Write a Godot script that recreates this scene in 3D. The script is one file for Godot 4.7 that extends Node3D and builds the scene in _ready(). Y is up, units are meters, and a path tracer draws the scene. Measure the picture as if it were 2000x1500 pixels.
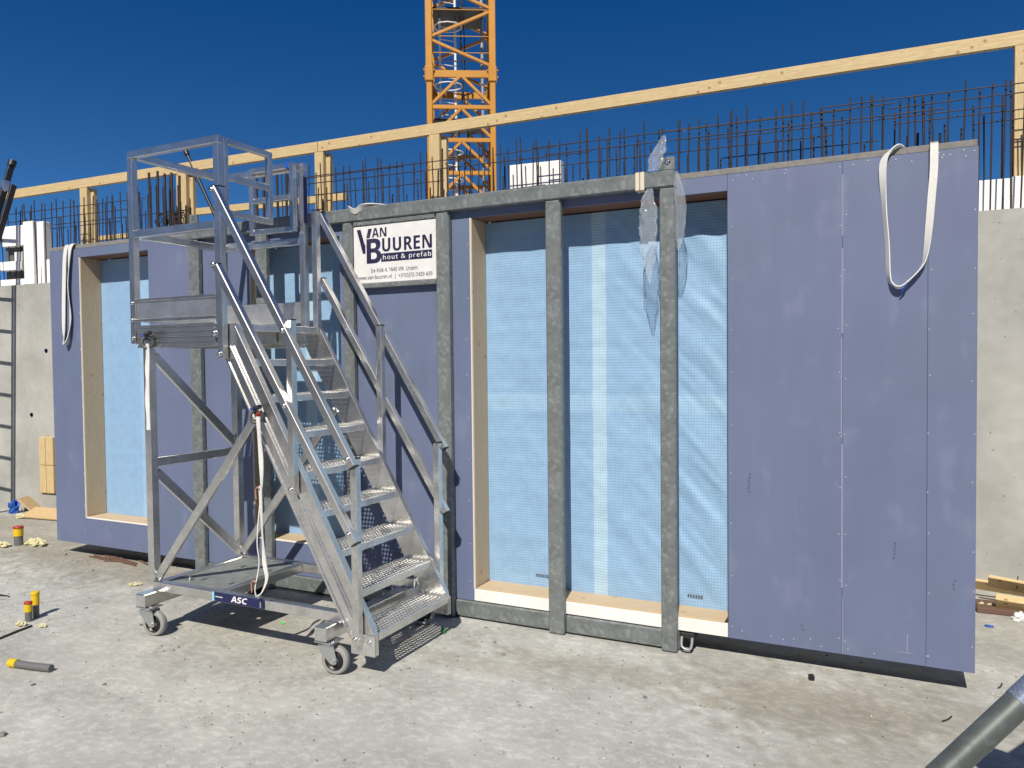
extends Node3D
# World: X runs along the prefabricated panel (right), Y up, Z out of the panel towards the camera; panel front at z = 0.

var rng := RandomNumberGenerator.new()
var M := {}
var used := {}

# ------------------------------------------------------------------ naming and tagging
func numbered(called: String) -> String:
	var n: int = used.get(called, 0)
	used[called] = n + 1
	return called if n == 0 else "%s_%03d" % [called, n]

func thing(called: String, label: String, category: String, at := Vector3.ZERO, group := "") -> Node3D:
	var o := Node3D.new()
	o.name = numbered(called)
	add_child(o)
	o.position = at
	tag(o, label, category, group)
	return o

func tag(o: Node3D, label: String, category: String, group := "") -> void:
	o.set_meta("label", label)
	o.set_meta("category", category)
	if group != "":
		o.set_meta("group", group)

func mesh_of(st: SurfaceTool) -> ArrayMesh:
	return st.commit()

func part(parent: Node3D, called: String, st: SurfaceTool, mat: Material) -> MeshInstance3D:
	return inst(parent, called, st.commit(), mat, Transform3D())

func inst(parent: Node3D, called: String, mesh: Mesh, mat: Material, xf: Transform3D) -> MeshInstance3D:
	var o := MeshInstance3D.new()
	o.name = called
	o.mesh = mesh
	o.material_override = mat
	parent.add_child(o, true)
	o.global_transform = xf
	return o

func single(called: String, label: String, category: String, st: SurfaceTool, mat: Material, group := "") -> MeshInstance3D:
	var o := MeshInstance3D.new()
	o.name = numbered(called)
	o.mesh = st.commit()
	o.material_override = mat
	add_child(o)
	tag(o, label, category, group)
	return o

# ------------------------------------------------------------------ shapes
func S() -> SurfaceTool:
	var st := SurfaceTool.new()
	st.begin(Mesh.PRIMITIVE_TRIANGLES)
	return st

func tri(st: SurfaceTool, a: Vector3, b: Vector3, c: Vector3, n: Vector3, ua := Vector2.ZERO, ub := Vector2.ZERO, uc := Vector2.ZERO) -> void:
	var flip := (a - c).cross(a - b).dot(n) < 0.0
	st.set_normal(n); st.set_uv(ua); st.add_vertex(a)
	if flip:
		st.set_normal(n); st.set_uv(uc); st.add_vertex(c)
		st.set_normal(n); st.set_uv(ub); st.add_vertex(b)
	else:
		st.set_normal(n); st.set_uv(ub); st.add_vertex(b)
		st.set_normal(n); st.set_uv(uc); st.add_vertex(c)

func quad(st: SurfaceTool, a: Vector3, b: Vector3, c: Vector3, d: Vector3, n: Vector3, ua := Vector2.ZERO, ub := Vector2.ZERO, uc := Vector2.ZERO, ud := Vector2.ZERO) -> void:
	tri(st, a, b, c, n, ua, ub, uc)
	tri(st, a, c, d, n, ua, uc, ud)

# smooth version: own normals per corner
func quad_n(st: SurfaceTool, p: Array, n: Array, uv: Array) -> void:
	var flip: bool = (p[0] - p[2]).cross(p[0] - p[1]).dot(n[0] + n[1] + n[2] + n[3]) < 0.0
	for k in ([0, 2, 1, 0, 3, 2] if flip else [0, 1, 2, 0, 2, 3]):
		st.set_normal(n[k]); st.set_uv(uv[k]); st.add_vertex(p[k])

# box with chamfered edges; u of the texture runs along local x
func bbox(st: SurfaceTool, xf: Transform3D, size: Vector3, bev := 0.003) -> void:
	var h := size * 0.5
	var b: float = minf(bev, minf(h.x, minf(h.y, h.z)) * 0.45)
	var pt := func(s: Array, axis: int) -> Vector3:
		var v := Vector3(s[0] * (h.x - b), s[1] * (h.y - b), s[2] * (h.z - b))
		v[axis] = s[axis] * h[axis]
		return v
	var off := xf.origin
	for axis in 3:
		var u := (axis + 1) % 3
		var w := (axis + 2) % 3
		for sg in [-1.0, 1.0]:
			var c := []
			var uvs := []
			for q in [[1.0, 1.0], [1.0, -1.0], [-1.0, -1.0], [-1.0, 1.0]]:
				var s := [0.0, 0.0, 0.0]
				s[axis] = sg; s[u] = q[0]; s[w] = q[1]
				var v: Vector3 = pt.call(s, axis)
				c.append(xf * v)
				uvs.append(Vector2(v.x + off.x * 0.73 + off.y * 0.31, (v.y if axis == 2 else v.z) + off.z * 0.57 + off.y) if axis != 0 else Vector2(v.z, v.y))
			var n := Vector3.ZERO
			n[axis] = sg
			quad(st, c[0], c[1], c[2], c[3], (xf.basis * n).normalized(), uvs[0], uvs[1], uvs[2], uvs[3])
	if b < 0.0004:
		return
	for k in 3:
		var i := (k + 1) % 3
		var j := (k + 2) % 3
		for si in [-1.0, 1.0]:
			for sj in [-1.0, 1.0]:
				var s0 := [0.0, 0.0, 0.0]
				s0[i] = si; s0[j] = sj; s0[k] = -1.0
				var s1 := s0.duplicate()
				s1[k] = 1.0
				var n2 := Vector3.ZERO
				n2[i] = si; n2[j] = sj
				var p0: Vector3 = pt.call(s0, i)
				var p1: Vector3 = pt.call(s1, i)
				var p2: Vector3 = pt.call(s1, j)
				var p3: Vector3 = pt.call(s0, j)
				quad(st, xf * p0, xf * p1, xf * p2, xf * p3, (xf.basis * n2).normalized(), Vector2(p0.x, 0), Vector2(p1.x, 0), Vector2(p2.x, 0), Vector2(p3.x, 0))
	for sx in [-1.0, 1.0]:
		for sy in [-1.0, 1.0]:
			for sz in [-1.0, 1.0]:
				var s2 := [sx, sy, sz]
				tri(st, xf * pt.call(s2, 0), xf * pt.call(s2, 1), xf * pt.call(s2, 2), (xf.basis * Vector3(sx, sy, sz)).normalized())

func slab(st: SurfaceTool, lo: Vector3, hi: Vector3, bev := 0.003) -> void:
	bbox(st, Transform3D(Basis(), (lo + hi) * 0.5), (hi - lo).abs(), bev)

func box_part(parent: Node3D, called: String, lo: Vector3, hi: Vector3, mat: Material, bev := 0.003) -> MeshInstance3D:
	var st := S()
	slab(st, lo, hi, bev)
	return part(parent, called, st, mat)

# square tube or board between two points; h across «up», w sideways
func bar(st: SurfaceTool, p0: Vector3, p1: Vector3, w: float, h: float, up := Vector3.UP, bev := 0.003) -> void:
	var x := (p1 - p0).normalized()
	var z := x.cross(up).normalized()
	var y := z.cross(x).normalized()
	bbox(st, Transform3D(Basis(x, y, z), (p0 + p1) * 0.5), Vector3(p0.distance_to(p1), h, w), bev)

func bar_part(parent: Node3D, called: String, p0: Vector3, p1: Vector3, w: float, h: float, mat: Material, up := Vector3.UP, bev := 0.003) -> MeshInstance3D:
	var st := S()
	bar(st, p0, p1, w, h, up, bev)
	return part(parent, called, st, mat)

func tube(st: SurfaceTool, pts: Array, r: float, n := 10, caps := true) -> void:
	var rings := []
	var dirs := []
	var lastx := Vector3.ZERO
	for i in pts.size():
		var d: Vector3 = (pts[mini(i + 1, pts.size() - 1)] - pts[maxi(i - 1, 0)]).normalized()
		var x := lastx
		if i == 0:
			x = d.cross(Vector3(0.31, 0.93, 0.17)).normalized()
		x = (x - d * d.dot(x)).normalized()
		lastx = x
		var y := d.cross(x)
		var ring := []
		for k in n:
			var a := TAU * k / n
			ring.append(x * cos(a) + y * sin(a))
		rings.append(ring)
		dirs.append(d)
	var run := 0.0
	for i in pts.size() - 1:
		var len: float = pts[i].distance_to(pts[i + 1])
		for k in n:
			var k2 := (k + 1) % n
			var a: Vector3 = rings[i][k]
			var b: Vector3 = rings[i][k2]
			var c: Vector3 = rings[i + 1][k2]
			var e: Vector3 = rings[i + 1][k]
			quad_n(st, [pts[i] + a * r, pts[i] + b * r, pts[i + 1] + c * r, pts[i + 1] + e * r], [a, b, c, e],
				[Vector2(run, k * r * TAU / n), Vector2(run, (k + 1) * r * TAU / n), Vector2(run + len, (k + 1) * r * TAU / n), Vector2(run + len, k * r * TAU / n)])
		run += len
	if caps:
		for e2 in [0, pts.size() - 1]:
			var nn: Vector3 = dirs[e2] * (-1.0 if e2 == 0 else 1.0)
			for k in n:
				tri(st, pts[e2], pts[e2] + rings[e2][k] * r, pts[e2] + rings[e2][(k + 1) % n] * r, nn)

# profile [radius, height] turned about local y
func lathe(st: SurfaceTool, xf: Transform3D, prof: Array, n := 24) -> void:
	for i in prof.size() - 1:
		var r0: float = prof[i][0]
		var y0: float = prof[i][1]
		var r1: float = prof[i + 1][0]
		var y1: float = prof[i + 1][1]
		var nr := Vector2(y1 - y0, r0 - r1)
		if nr.length() < 1e-6:
			continue
		nr = nr.normalized()
		for k in n:
			var a := TAU * k / n
			var b := TAU * (k + 1) / n
			var da := Vector3(cos(a), 0, sin(a))
			var db := Vector3(cos(b), 0, sin(b))
			var na := (xf.basis * (da * nr.x + Vector3.UP * nr.y)).normalized()
			var nb := (xf.basis * (db * nr.x + Vector3.UP * nr.y)).normalized()
			quad_n(st, [xf * (da * r0 + Vector3.UP * y0), xf * (db * r0 + Vector3.UP * y0), xf * (db * r1 + Vector3.UP * y1), xf * (da * r1 + Vector3.UP * y1)], [na, nb, nb, na],
				[Vector2(a, y0), Vector2(b, y0), Vector2(b, y1), Vector2(a, y1)])

# webbing: a flat band of real thickness along pts; across[i] is the width direction
func ribbon(st: SurfaceTool, pts: Array, across: Array, w: float, t := 0.0025) -> void:
	var n := pts.size()
	for i in n - 1:
		var d: Vector3 = (pts[i + 1] - pts[i]).normalized()
		var a0: Vector3 = across[i].normalized() * w * 0.5
		var a1: Vector3 = across[i + 1].normalized() * w * 0.5
		var n0: Vector3 = d.cross(a0).normalized()
		var n1: Vector3 = d.cross(a1).normalized()
		var p: Vector3 = pts[i]
		var q: Vector3 = pts[i + 1]
		for sg in [-1.0, 1.0]:
			quad_n(st, [p + a0 + n0 * t * sg, p - a0 + n0 * t * sg, q - a1 + n1 * t * sg, q + a1 + n1 * t * sg], [n0 * sg, n0 * sg, n1 * sg, n1 * sg],
				[Vector2(i, 0), Vector2(i, 1), Vector2(i + 1, 1), Vector2(i + 1, 0)])
			quad(st, p + a0 * sg + n0 * t, p + a0 * sg - n0 * t, q + a1 * sg - n1 * t, q + a1 * sg + n1 * t, a0.normalized() * sg)

func smooth_path(pts: Array, sub := 5) -> Array:
	var c := Curve3D.new()
	for i in pts.size():
		var t: Vector3 = (pts[mini(i + 1, pts.size() - 1)] - pts[maxi(i - 1, 0)]) * 0.17
		c.add_point(pts[i], -t, t)
	var out := []
	for i in pts.size() - 1:
		for k in sub:
			out.append(c.sample(i, float(k) / sub))
	out.append(pts[-1])
	return out

# closed polygon in the XY plane pushed out in z
func prism(st: SurfaceTool, poly: PackedVector2Array, z0: float, z1: float) -> void:
	var idx := Geometry2D.triangulate_polygon(poly)
	for k in range(0, idx.size(), 3):
		var a := poly[idx[k]]
		var b := poly[idx[k + 1]]
		var c := poly[idx[k + 2]]
		tri(st, Vector3(a.x, a.y, z1), Vector3(b.x, b.y, z1), Vector3(c.x, c.y, z1), Vector3.BACK, a, b, c)
		tri(st, Vector3(a.x, a.y, z0), Vector3(b.x, b.y, z0), Vector3(c.x, c.y, z0), Vector3.FORWARD, a, b, c)
	var ccw := not Geometry2D.is_polygon_clockwise(poly)
	for k in poly.size():
		var a := poly[k]
		var b := poly[(k + 1) % poly.size()]
		var d := (b - a).normalized()
		var nn := Vector3(d.y, -d.x, 0) * (1.0 if ccw else -1.0)
		quad(st, Vector3(a.x, a.y, z0), Vector3(b.x, b.y, z0), Vector3(b.x, b.y, z1), Vector3(a.x, a.y, z1), nn, a, b, b, a)

# punched safety tread: every hole is open and has a raised collar; sheet at height y, x0..x1 by z0..z1
func punched(st: SurfaceTool, x0: float, x1: float, z0: float, z1: float, y: float, pitch: float, hole: float, lift: float) -> void:
	var nx := int(floor((x1 - x0 - 0.012) / pitch))
	var nz := int(floor((z1 - z0 - 0.02) / pitch))
	var mx := (x1 - x0 - nx * pitch) * 0.5
	var mz := (z1 - z0 - nz * pitch) * 0.5
	var U := Vector3.UP
	quad(st, Vector3(x0, y, z0), Vector3(x1, y, z0), Vector3(x1, y, z0 + mz), Vector3(x0, y, z0 + mz), U)
	quad(st, Vector3(x0, y, z1 - mz), Vector3(x1, y, z1 - mz), Vector3(x1, y, z1), Vector3(x0, y, z1), U)
	quad(st, Vector3(x0, y, z0 + mz), Vector3(x0 + mx, y, z0 + mz), Vector3(x0 + mx, y, z1 - mz), Vector3(x0, y, z1 - mz), U)
	quad(st, Vector3(x1 - mx, y, z0 + mz), Vector3(x1, y, z0 + mz), Vector3(x1, y, z1 - mz), Vector3(x1 - mx, y, z1 - mz), U)
	var h := pitch * 0.5
	var ring := [Vector2(1, 1), Vector2(0, 1), Vector2(-1, 1), Vector2(-1, 0), Vector2(-1, -1), Vector2(0, -1), Vector2(1, -1), Vector2(1, 0)]
	for i in nx:
		for j in nz:
			var c := Vector3(x0 + mx + (i + 0.5) * pitch, y, z0 + mz + (j + 0.5) * pitch)
			var big := 1.0
			for k in 8:
				var a: Vector2 = ring[k]
				var b: Vector2 = ring[(k + 1) % 8]
				var oa := c + Vector3(a.x, 0, a.y) * h
				var ob := c + Vector3(b.x, 0, b.y) * h
				var an := a.normalized()
				var bn := b.normalized()
				var ia := c + Vector3(an.x * hole * big, lift, an.y * hole * big)
				var ib := c + Vector3(bn.x * hole * big, lift, bn.y * hole * big)
				var nrm := (ob - oa).cross(ia - oa).normalized()
				if nrm.y < 0.0:
					nrm = -nrm
				quad(st, oa, ob, ib, ia, nrm)
				var inn := -Vector3(an.x + bn.x, 0, an.y + bn.y).normalized()
				quad(st, ia, ib, ib + Vector3(0, -0.0025, 0), ia + Vector3(0, -0.0025, 0), inn)

# ------------------------------------------------------------------ materials
func noise(seed_: int, freq: float, octaves := 4, kind := FastNoiseLite.TYPE_SIMPLEX_SMOOTH) -> FastNoiseLite:
	var n := FastNoiseLite.new()
	n.seed = seed_
	n.frequency = freq
	n.noise_type = kind
	n.fractal_type = FastNoiseLite.FRACTAL_FBM
	n.fractal_octaves = octaves
	return n

func nbytes(seed_: int, freq: float, size: int, octaves := 4, kind := FastNoiseLite.TYPE_SIMPLEX_SMOOTH) -> PackedByteArray:
	var im := noise(seed_, freq, octaves, kind).get_seamless_image(size, size)
	im.convert(Image.FORMAT_L8)
	return im.get_data()

func lin(r: float, g: float, b: float) -> Color:
	return Color(r, g, b).linear_to_srgb()

func plain(c: Color, rough := 0.7, metal := 0.0, spec := 0.5) -> StandardMaterial3D:
	var m := StandardMaterial3D.new()
	m.albedo_color = c
	m.roughness = rough
	m.metallic = metal
	m.metallic_specular = spec
	return m

func tex(bytes: PackedByteArray, w: int, h: int, fmt := Image.FORMAT_RGB8) -> ImageTexture:
	return ImageTexture.create_from_image(Image.create_from_data(w, h, false, fmt, bytes))

func srgb8(v: float) -> int:
	var c := clampf(v, 0.0, 1.0)
	return int(255.0 * (c * 12.92 if c < 0.0031308 else 1.055 * pow(c, 1.0 / 2.4) - 0.055))

# two noise layers between two linear colours; specks darken single grains
func blotchy(size: int, c0: Color, c1: Color, s1: int, f1: float, f2: float, share: float, speck := 0.0, speck_f := 0.2, speck_t := 58) -> ImageTexture:
	var a := nbytes(s1, f1, size, 4)
	var b := nbytes(s1 + 7, f2, size, 2)
	var k := nbytes(s1 + 13, speck_f, size, 2, FastNoiseLite.TYPE_VALUE)
	var lut := PackedByteArray()
	lut.resize(256 * 3)
	for i in 256:
		var t := clampf((i / 255.0 - 0.2) / 0.6, 0.0, 1.0)
		var c := c0.lerp(c1, t)
		lut[i * 3] = srgb8(c.r); lut[i * 3 + 1] = srgb8(c.g); lut[i * 3 + 2] = srgb8(c.b)
	var out := PackedByteArray()
	out.resize(size * size * 3)
	for i in size * size:
		var v := clampi(int(a[i] * share + b[i] * (1.0 - share)), 0, 255)
		var d := 1.0
		if speck > 0.0 and k[i] < speck_t:
			d = 1.0 - speck
		out[i * 3] = int(lut[v * 3] * d); out[i * 3 + 1] = int(lut[v * 3 + 1] * d); out[i * 3 + 2] = int(lut[v * 3 + 2] * d)
	return tex(out, size, size)

func wood_tex(w: int, h: int, c0: Color, c1: Color, knot: Color, s: int, rings: float, aspect: float) -> ImageTexture:
	var n1 := noise(s, 0.012, 3)
	var n2 := noise(s + 3, 0.05, 3)
	var out := PackedByteArray()
	out.resize(w * h * 3)
	var r := RandomNumberGenerator.new()
	r.seed = s
	var knots := []
	for i in 5:
		knots.append(Vector2(r.randf() * w, r.randf() * h))
	for y in h:
		for x in w:
			var warp := n1.get_noise_2d(x * 0.35, y * 2.0)
			var kd := 1e9
			for kn in knots:
				var dx: float = (x - kn.x) * aspect
				var dy: float = y - kn.y
				kd = minf(kd, dx * dx + dy * dy)
			var bend := 1.6 * exp(-kd / 420.0)
			var g := 0.5 + 0.5 * sin((y / float(h) * rings + warp * 3.5 + bend) * TAU)
			g = 0.55 * g + 0.45 * (0.5 + n2.get_noise_2d(x * 0.08, y * 3.0))
			var c := c0.lerp(c1, clampf(g, 0, 1))
			if kd < 150.0:
				c = c.lerp(knot, clampf(1.15 - kd / 150.0, 0.0, 0.8))
			var i := (y * w + x) * 3
			out[i] = srgb8(c.r); out[i + 1] = srgb8(c.g); out[i + 2] = srgb8(c.b)
	return tex(out, w, h)

func tri_mat(t: Texture2D, metres: float, rough := 0.8, metal := 0.0, world := true) -> StandardMaterial3D:
	var m := plain(Color.WHITE, rough, metal)
	m.albedo_texture = t
	m.uv1_triplanar = true
	m.uv1_world_triplanar = world
	m.uv1_scale = Vector3.ONE / metres
	return m

func make_materials() -> void:
	# aluminium: faint drawn streaks in the tone, gloss varies
	var rn := ImageTexture.create_from_image(noise(5, 0.02, 3).get_seamless_image(256, 256))
	var alu := tri_mat(blotchy(256, Color(0.58, 0.58, 0.57), Color(0.80, 0.795, 0.78), 11, 0.012, 0.09, 0.6), 0.5, 0.27, 0.94)
	M.alu = alu
	var alu2: StandardMaterial3D = alu.duplicate()
	alu2.roughness = 0.24
	M.alu_bright = alu2
	var alu3: StandardMaterial3D = alu.duplicate()
	alu3.roughness = 0.4
	alu3.albedo_texture = blotchy(256, Color(0.62, 0.62, 0.61), Color(0.82, 0.815, 0.80), 17, 0.012, 0.09, 0.6)
	M.alu_sheet = alu3
	M.weld = plain(lin(0.7, 0.7, 0.7), 0.25, 1.0)
	M.zinc = plain(lin(0.55, 0.58, 0.6), 0.28, 0.9)
	M.bolt = plain(lin(0.72, 0.72, 0.72), 0.2, 1.0)
	# hot-dip galvanised steel with crystal spangle
	var cell := noise(21, 0.05, 1, FastNoiseLite.TYPE_CELLULAR)
	cell.cellular_return_type = FastNoiseLite.RETURN_CELL_VALUE
	cell.cellular_jitter = 1.0
	cell.domain_warp_enabled = true
	cell.domain_warp_amplitude = 8.0
	cell.domain_warp_frequency = 0.03
	var im := cell.get_seamless_image(512, 512)
	im.convert(Image.FORMAT_L8)
	var cb := im.get_data()
	var cm := nbytes(33, 0.008, 512, 4)
	var ob := PackedByteArray()
	ob.resize(512 * 512 * 3)
	for i in 512 * 512:
		var v := 0.165 + 0.045 * pow(cb[i] / 255.0, 1.3) + (0.025 if cb[i] > 200 else 0.0) + 0.065 * (cm[i] / 255.0 - 0.5)
		ob[i * 3] = srgb8(v * 0.98); ob[i * 3 + 1] = srgb8(v * 1.09); ob[i * 3 + 2] = srgb8(v * 1.10)
	M.galv = tri_mat(tex(ob, 512, 512), 0.5, 0.46, 0.25)
	M.galv_old = M.galv.duplicate()
	M.galv_old.albedo_color = lin(0.5, 0.52, 0.5)
	M.ballast = tri_mat(blotchy(256, Color(0.17, 0.19, 0.19), Color(0.26, 0.28, 0.28), 51, 0.02, 0.1, 0.6), 0.4, 0.55, 0.2)
	# lilac faced board
	M.board = tri_mat(board_tex(), 3.1, 0.6)
	M.board_edge = plain(lin(0.62, 0.6, 0.57), 0.8)
	M.core = plain(lin(0.09, 0.10, 0.15), 0.9)
	M.cap = tri_mat(blotchy(256, Color(0.17, 0.165, 0.155), Color(0.24, 0.23, 0.215), 71, 0.03, 0.1, 0.6), 0.5, 0.9)
	M.white_paint = tri_mat(blotchy(256, Color(0.68, 0.68, 0.66), Color(0.78, 0.78, 0.77), 73, 0.01, 0.05, 0.7), 0.9, 0.6)
	# wood
	M.ply = plain(Color.WHITE, 0.65)
	M.ply.albedo_texture = wood_tex(512, 256, Color(0.46, 0.35, 0.22), Color(0.55, 0.43, 0.28), Color(0.36, 0.25, 0.14), 81, 3.0, 2.2)
	M.ply.uv1_scale = Vector3(0.7, 3.1, 1)
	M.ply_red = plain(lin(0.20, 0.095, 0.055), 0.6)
	M.spruce = plain(Color.WHITE, 0.7)
	M.spruce.albedo_texture = wood_tex(512, 128, Color(0.45, 0.33, 0.16), Color(0.63, 0.495, 0.28), Color(0.27, 0.13, 0.045), 91, 4.0, 3.2)
	M.spruce.uv1_scale = Vector3(0.55, 7.0, 1)
	M.osb = tri_mat(blotchy(256, Color(0.36, 0.24, 0.11), Color(0.62, 0.47, 0.27), 97, 0.05, 0.12, 0.6), 0.3, 0.8)
	# membranes
	M.film_grid = membrane_mat(true)
	M.film_plain = membrane_mat(false)
	# concrete
	M.concrete = tri_mat(blotchy(1024, Color(0.315, 0.318, 0.30), Color(0.425, 0.43, 0.41), 111, 0.004, 0.03, 0.75, 0.4, 0.16, 24), 3.3, 0.9)
	M.rebar = tri_mat(blotchy(128, Color(0.022, 0.019, 0.019), Color(0.065, 0.043, 0.036), 121, 0.03, 0.2, 0.5), 0.7, 0.6, 0.3)
	M.black_steel = plain(lin(0.02, 0.02, 0.022), 0.45)
	M.eps = tri_mat(blotchy(256, Color(0.78, 0.78, 0.78), Color(0.88, 0.88, 0.88), 131, 0.02, 0.2, 0.5), 0.4, 0.85)
	M.crane = tri_mat(blotchy(256, Color(0.46, 0.205, 0.018), Color(0.54, 0.25, 0.028), 141, 0.01, 0.05, 0.7), 2.0, 0.45)
	M.ladder_white = plain(lin(0.75, 0.75, 0.75), 0.5)
	M.steel_grey = plain(lin(0.32, 0.33, 0.34), 0.45, 0.4)
	M.shackle = plain(lin(0.10, 0.105, 0.11), 0.4, 0.3)
	M.cable = plain(lin(0.02, 0.02, 0.02), 0.6)
	# rubber, webbing, plastics
	M.tyre = plain(lin(0.27, 0.27, 0.265), 0.7)
	M.hub = plain(lin(0.012, 0.012, 0.012), 0.4)
	M.web = tri_mat(blotchy(128, Color(0.62, 0.62, 0.6), Color(0.75, 0.75, 0.73), 151, 0.05, 0.3, 0.5), 0.12, 0.8)
	M.web_cream = plain(lin(0.62, 0.56, 0.45), 0.8)
	M.red = plain(lin(0.35, 0.03, 0.02), 0.5)
	M.blue = plain(lin(0.015, 0.09, 0.42), 0.45)
	M.navy = plain(lin(0.010, 0.013, 0.075), 0.4)
	M.ink = plain(lin(0.012, 0.012, 0.055), 0.5)
	M.grey_ink = plain(lin(0.08, 0.08, 0.09), 0.5)
	M.sign_white = tri_mat(blotchy(256, Color(0.66, 0.66, 0.655), Color(0.74, 0.74, 0.74), 161, 0.01, 0.05, 0.7), 0.5, 0.4)
	M.white = plain(lin(0.8, 0.8, 0.8), 0.5)
	M.pale_blue = plain(lin(0.25, 0.6, 0.8), 0.5)
	M.foam_yellow = tri_mat(blotchy(128, Color(0.44, 0.40, 0.2), Color(0.62, 0.59, 0.40), 171, 0.04, 0.2, 0.6), 0.15, 0.95)
	M.cap_yellow = plain(lin(0.68, 0.46, 0.01), 0.5)
	M.pipe_grey = plain(lin(0.13, 0.135, 0.14), 0.5)
	M.green = plain(lin(0.02, 0.2, 0.05), 0.4)
	M.lime = plain(lin(0.1, 0.5, 0.06), 0.5)
	M.stick = plain(lin(0.13, 0.075, 0.055), 0.85)
	M.film = plain(Color(0.92, 0.95, 0.97, 0.12), 0.07)
	M.film.transparency = BaseMaterial3D.TRANSPARENCY_ALPHA
	M.film.cull_mode = BaseMaterial3D.CULL_DISABLED
	# ground
	var g := ground_tex()
	var gm := plain(Color.WHITE, 0.92)
	gm.albedo_texture = g
	gm.vertex_color_use_as_albedo = true
	gm.uv1_scale = Vector3(1 / 2.7, 1 / 2.7, 1)
	gm.detail_enabled = true
	gm.detail_blend_mode = BaseMaterial3D.BLEND_MODE_MUL
	gm.detail_uv_layer = BaseMaterial3D.DETAIL_UV_2
	gm.detail_albedo = blotchy(512, Color(0.90, 0.897, 0.885), Color(1, 1, 1), 191, 0.012, 0.06, 0.7, 0.16, 0.3, 22)
	gm.uv2_scale = Vector3(1 / 1.13, 1 / 1.13, 1)
	gm.heightmap_enabled = true
	gm.heightmap_texture = ImageTexture.create_from_image(noise(201, 0.05, 4).get_seamless_image(512, 512))
	gm.heightmap_scale = 0.12
	M.ground = gm

# lilac facing paper: slow drift of tone and hue, upright handling streaks, pale dust
func board_tex() -> ImageTexture:
	var n := 1024
	var a := nbytes(61, 0.0035, n, 4)
	var h := nbytes(63, 0.0028, n, 3)
	var d := nbytes(65, 0.012, n, 5)
	var im := noise(67, 0.02, 4).get_seamless_image(n, n / 8)
	im.convert(Image.FORMAT_L8)
	im.resize(n, n, Image.INTERPOLATE_CUBIC)
	var f := im.get_data()
	var out := PackedByteArray()
	out.resize(n * n * 3)
	for i in n * n:
		var v := 1.0 + 0.13 * (a[i] / 255.0 - 0.5) + 0.06 * (f[i] / 255.0 - 0.5)
		var g := smoothstep(130.0, 190.0, h[i])
		var dust := 0.02 * smoothstep(150.0, 215.0, 0.6 * d[i] + 0.4 * f[i])
		out[i * 3] = srgb8((0.124 - 0.006 * g) * v + dust); out[i * 3 + 1] = srgb8((0.152 + 0.002 * g) * v + dust); out[i * 3 + 2] = srgb8((0.258 - 0.012 * g) * v + dust)
	return tex(out, n, n)

# trowelled slab: soft mottling, pale dragged flecks, fine dark grains
func ground_tex() -> ImageTexture:
	var n := 1024
	var a := nbytes(181, 0.006, n, 4)
	var b := nbytes(183, 0.12, n, 3)
	var im := noise(185, 0.05, 5).get_seamless_image(n * 2 / 3, n)
	im.convert(Image.FORMAT_L8)
	im.resize(n, n, Image.INTERPOLATE_CUBIC)
	var f := im.get_data()
	var k := nbytes(187, 0.3, n, 2, FastNoiseLite.TYPE_VALUE)
	var out := PackedByteArray()
	out.resize(n * n * 3)
	for i in n * n:
		var v := 0.485 + 0.11 * (a[i] / 255.0 - 0.5) + 0.06 * (b[i] / 255.0 - 0.5)
		v += 0.075 * smoothstep(142.0, 185.0, f[i] + 0.25 * b[i] - 32.0)
		v -= 0.03 * smoothstep(105.0, 70.0, f[i])
		if k[i] < 19:
			v *= 0.74
		out[i * 3] = srgb8(v * 0.985); out[i * 3 + 1] = srgb8(v * 0.995); out[i * 3 + 2] = srgb8(v * 0.945)
	return tex(out, n, n)

# blue breather film; the reinforced one carries its printed 16 mm scrim
func membrane_mat(grid: bool) -> StandardMaterial3D:
	var size := 512
	var per := 32  # one texture covers 16 meshes
	var a := nbytes(211, 0.006, size, 3)
	var out := PackedByteArray()
	out.resize(size * size * 3)
	var c := Color(0.44, 0.66, 0.86) if grid else Color(0.40, 0.60, 0.80)
	for y in size:
		for x in size:
			var i := y * size + x
			var v := 0.94 + 0.12 * (a[i] / 255.0)
			if grid:
				if y % per < 7:
					v *= 0.74
				elif x % per < 7:
					v *= 0.82
			out[i * 3] = srgb8(c.r * v); out[i * 3 + 1] = srgb8(c.g * v); out[i * 3 + 2] = srgb8(c.b * v)
	var m := plain(Color.WHITE, 0.55)
	m.albedo_texture = tex(out, size, size)
	m.uv1_scale = Vector3(1 / 0.256, 1 / 0.256, 1)
	m.vertex_color_use_as_albedo = true
	m.backlight_enabled = false
	return m

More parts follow.
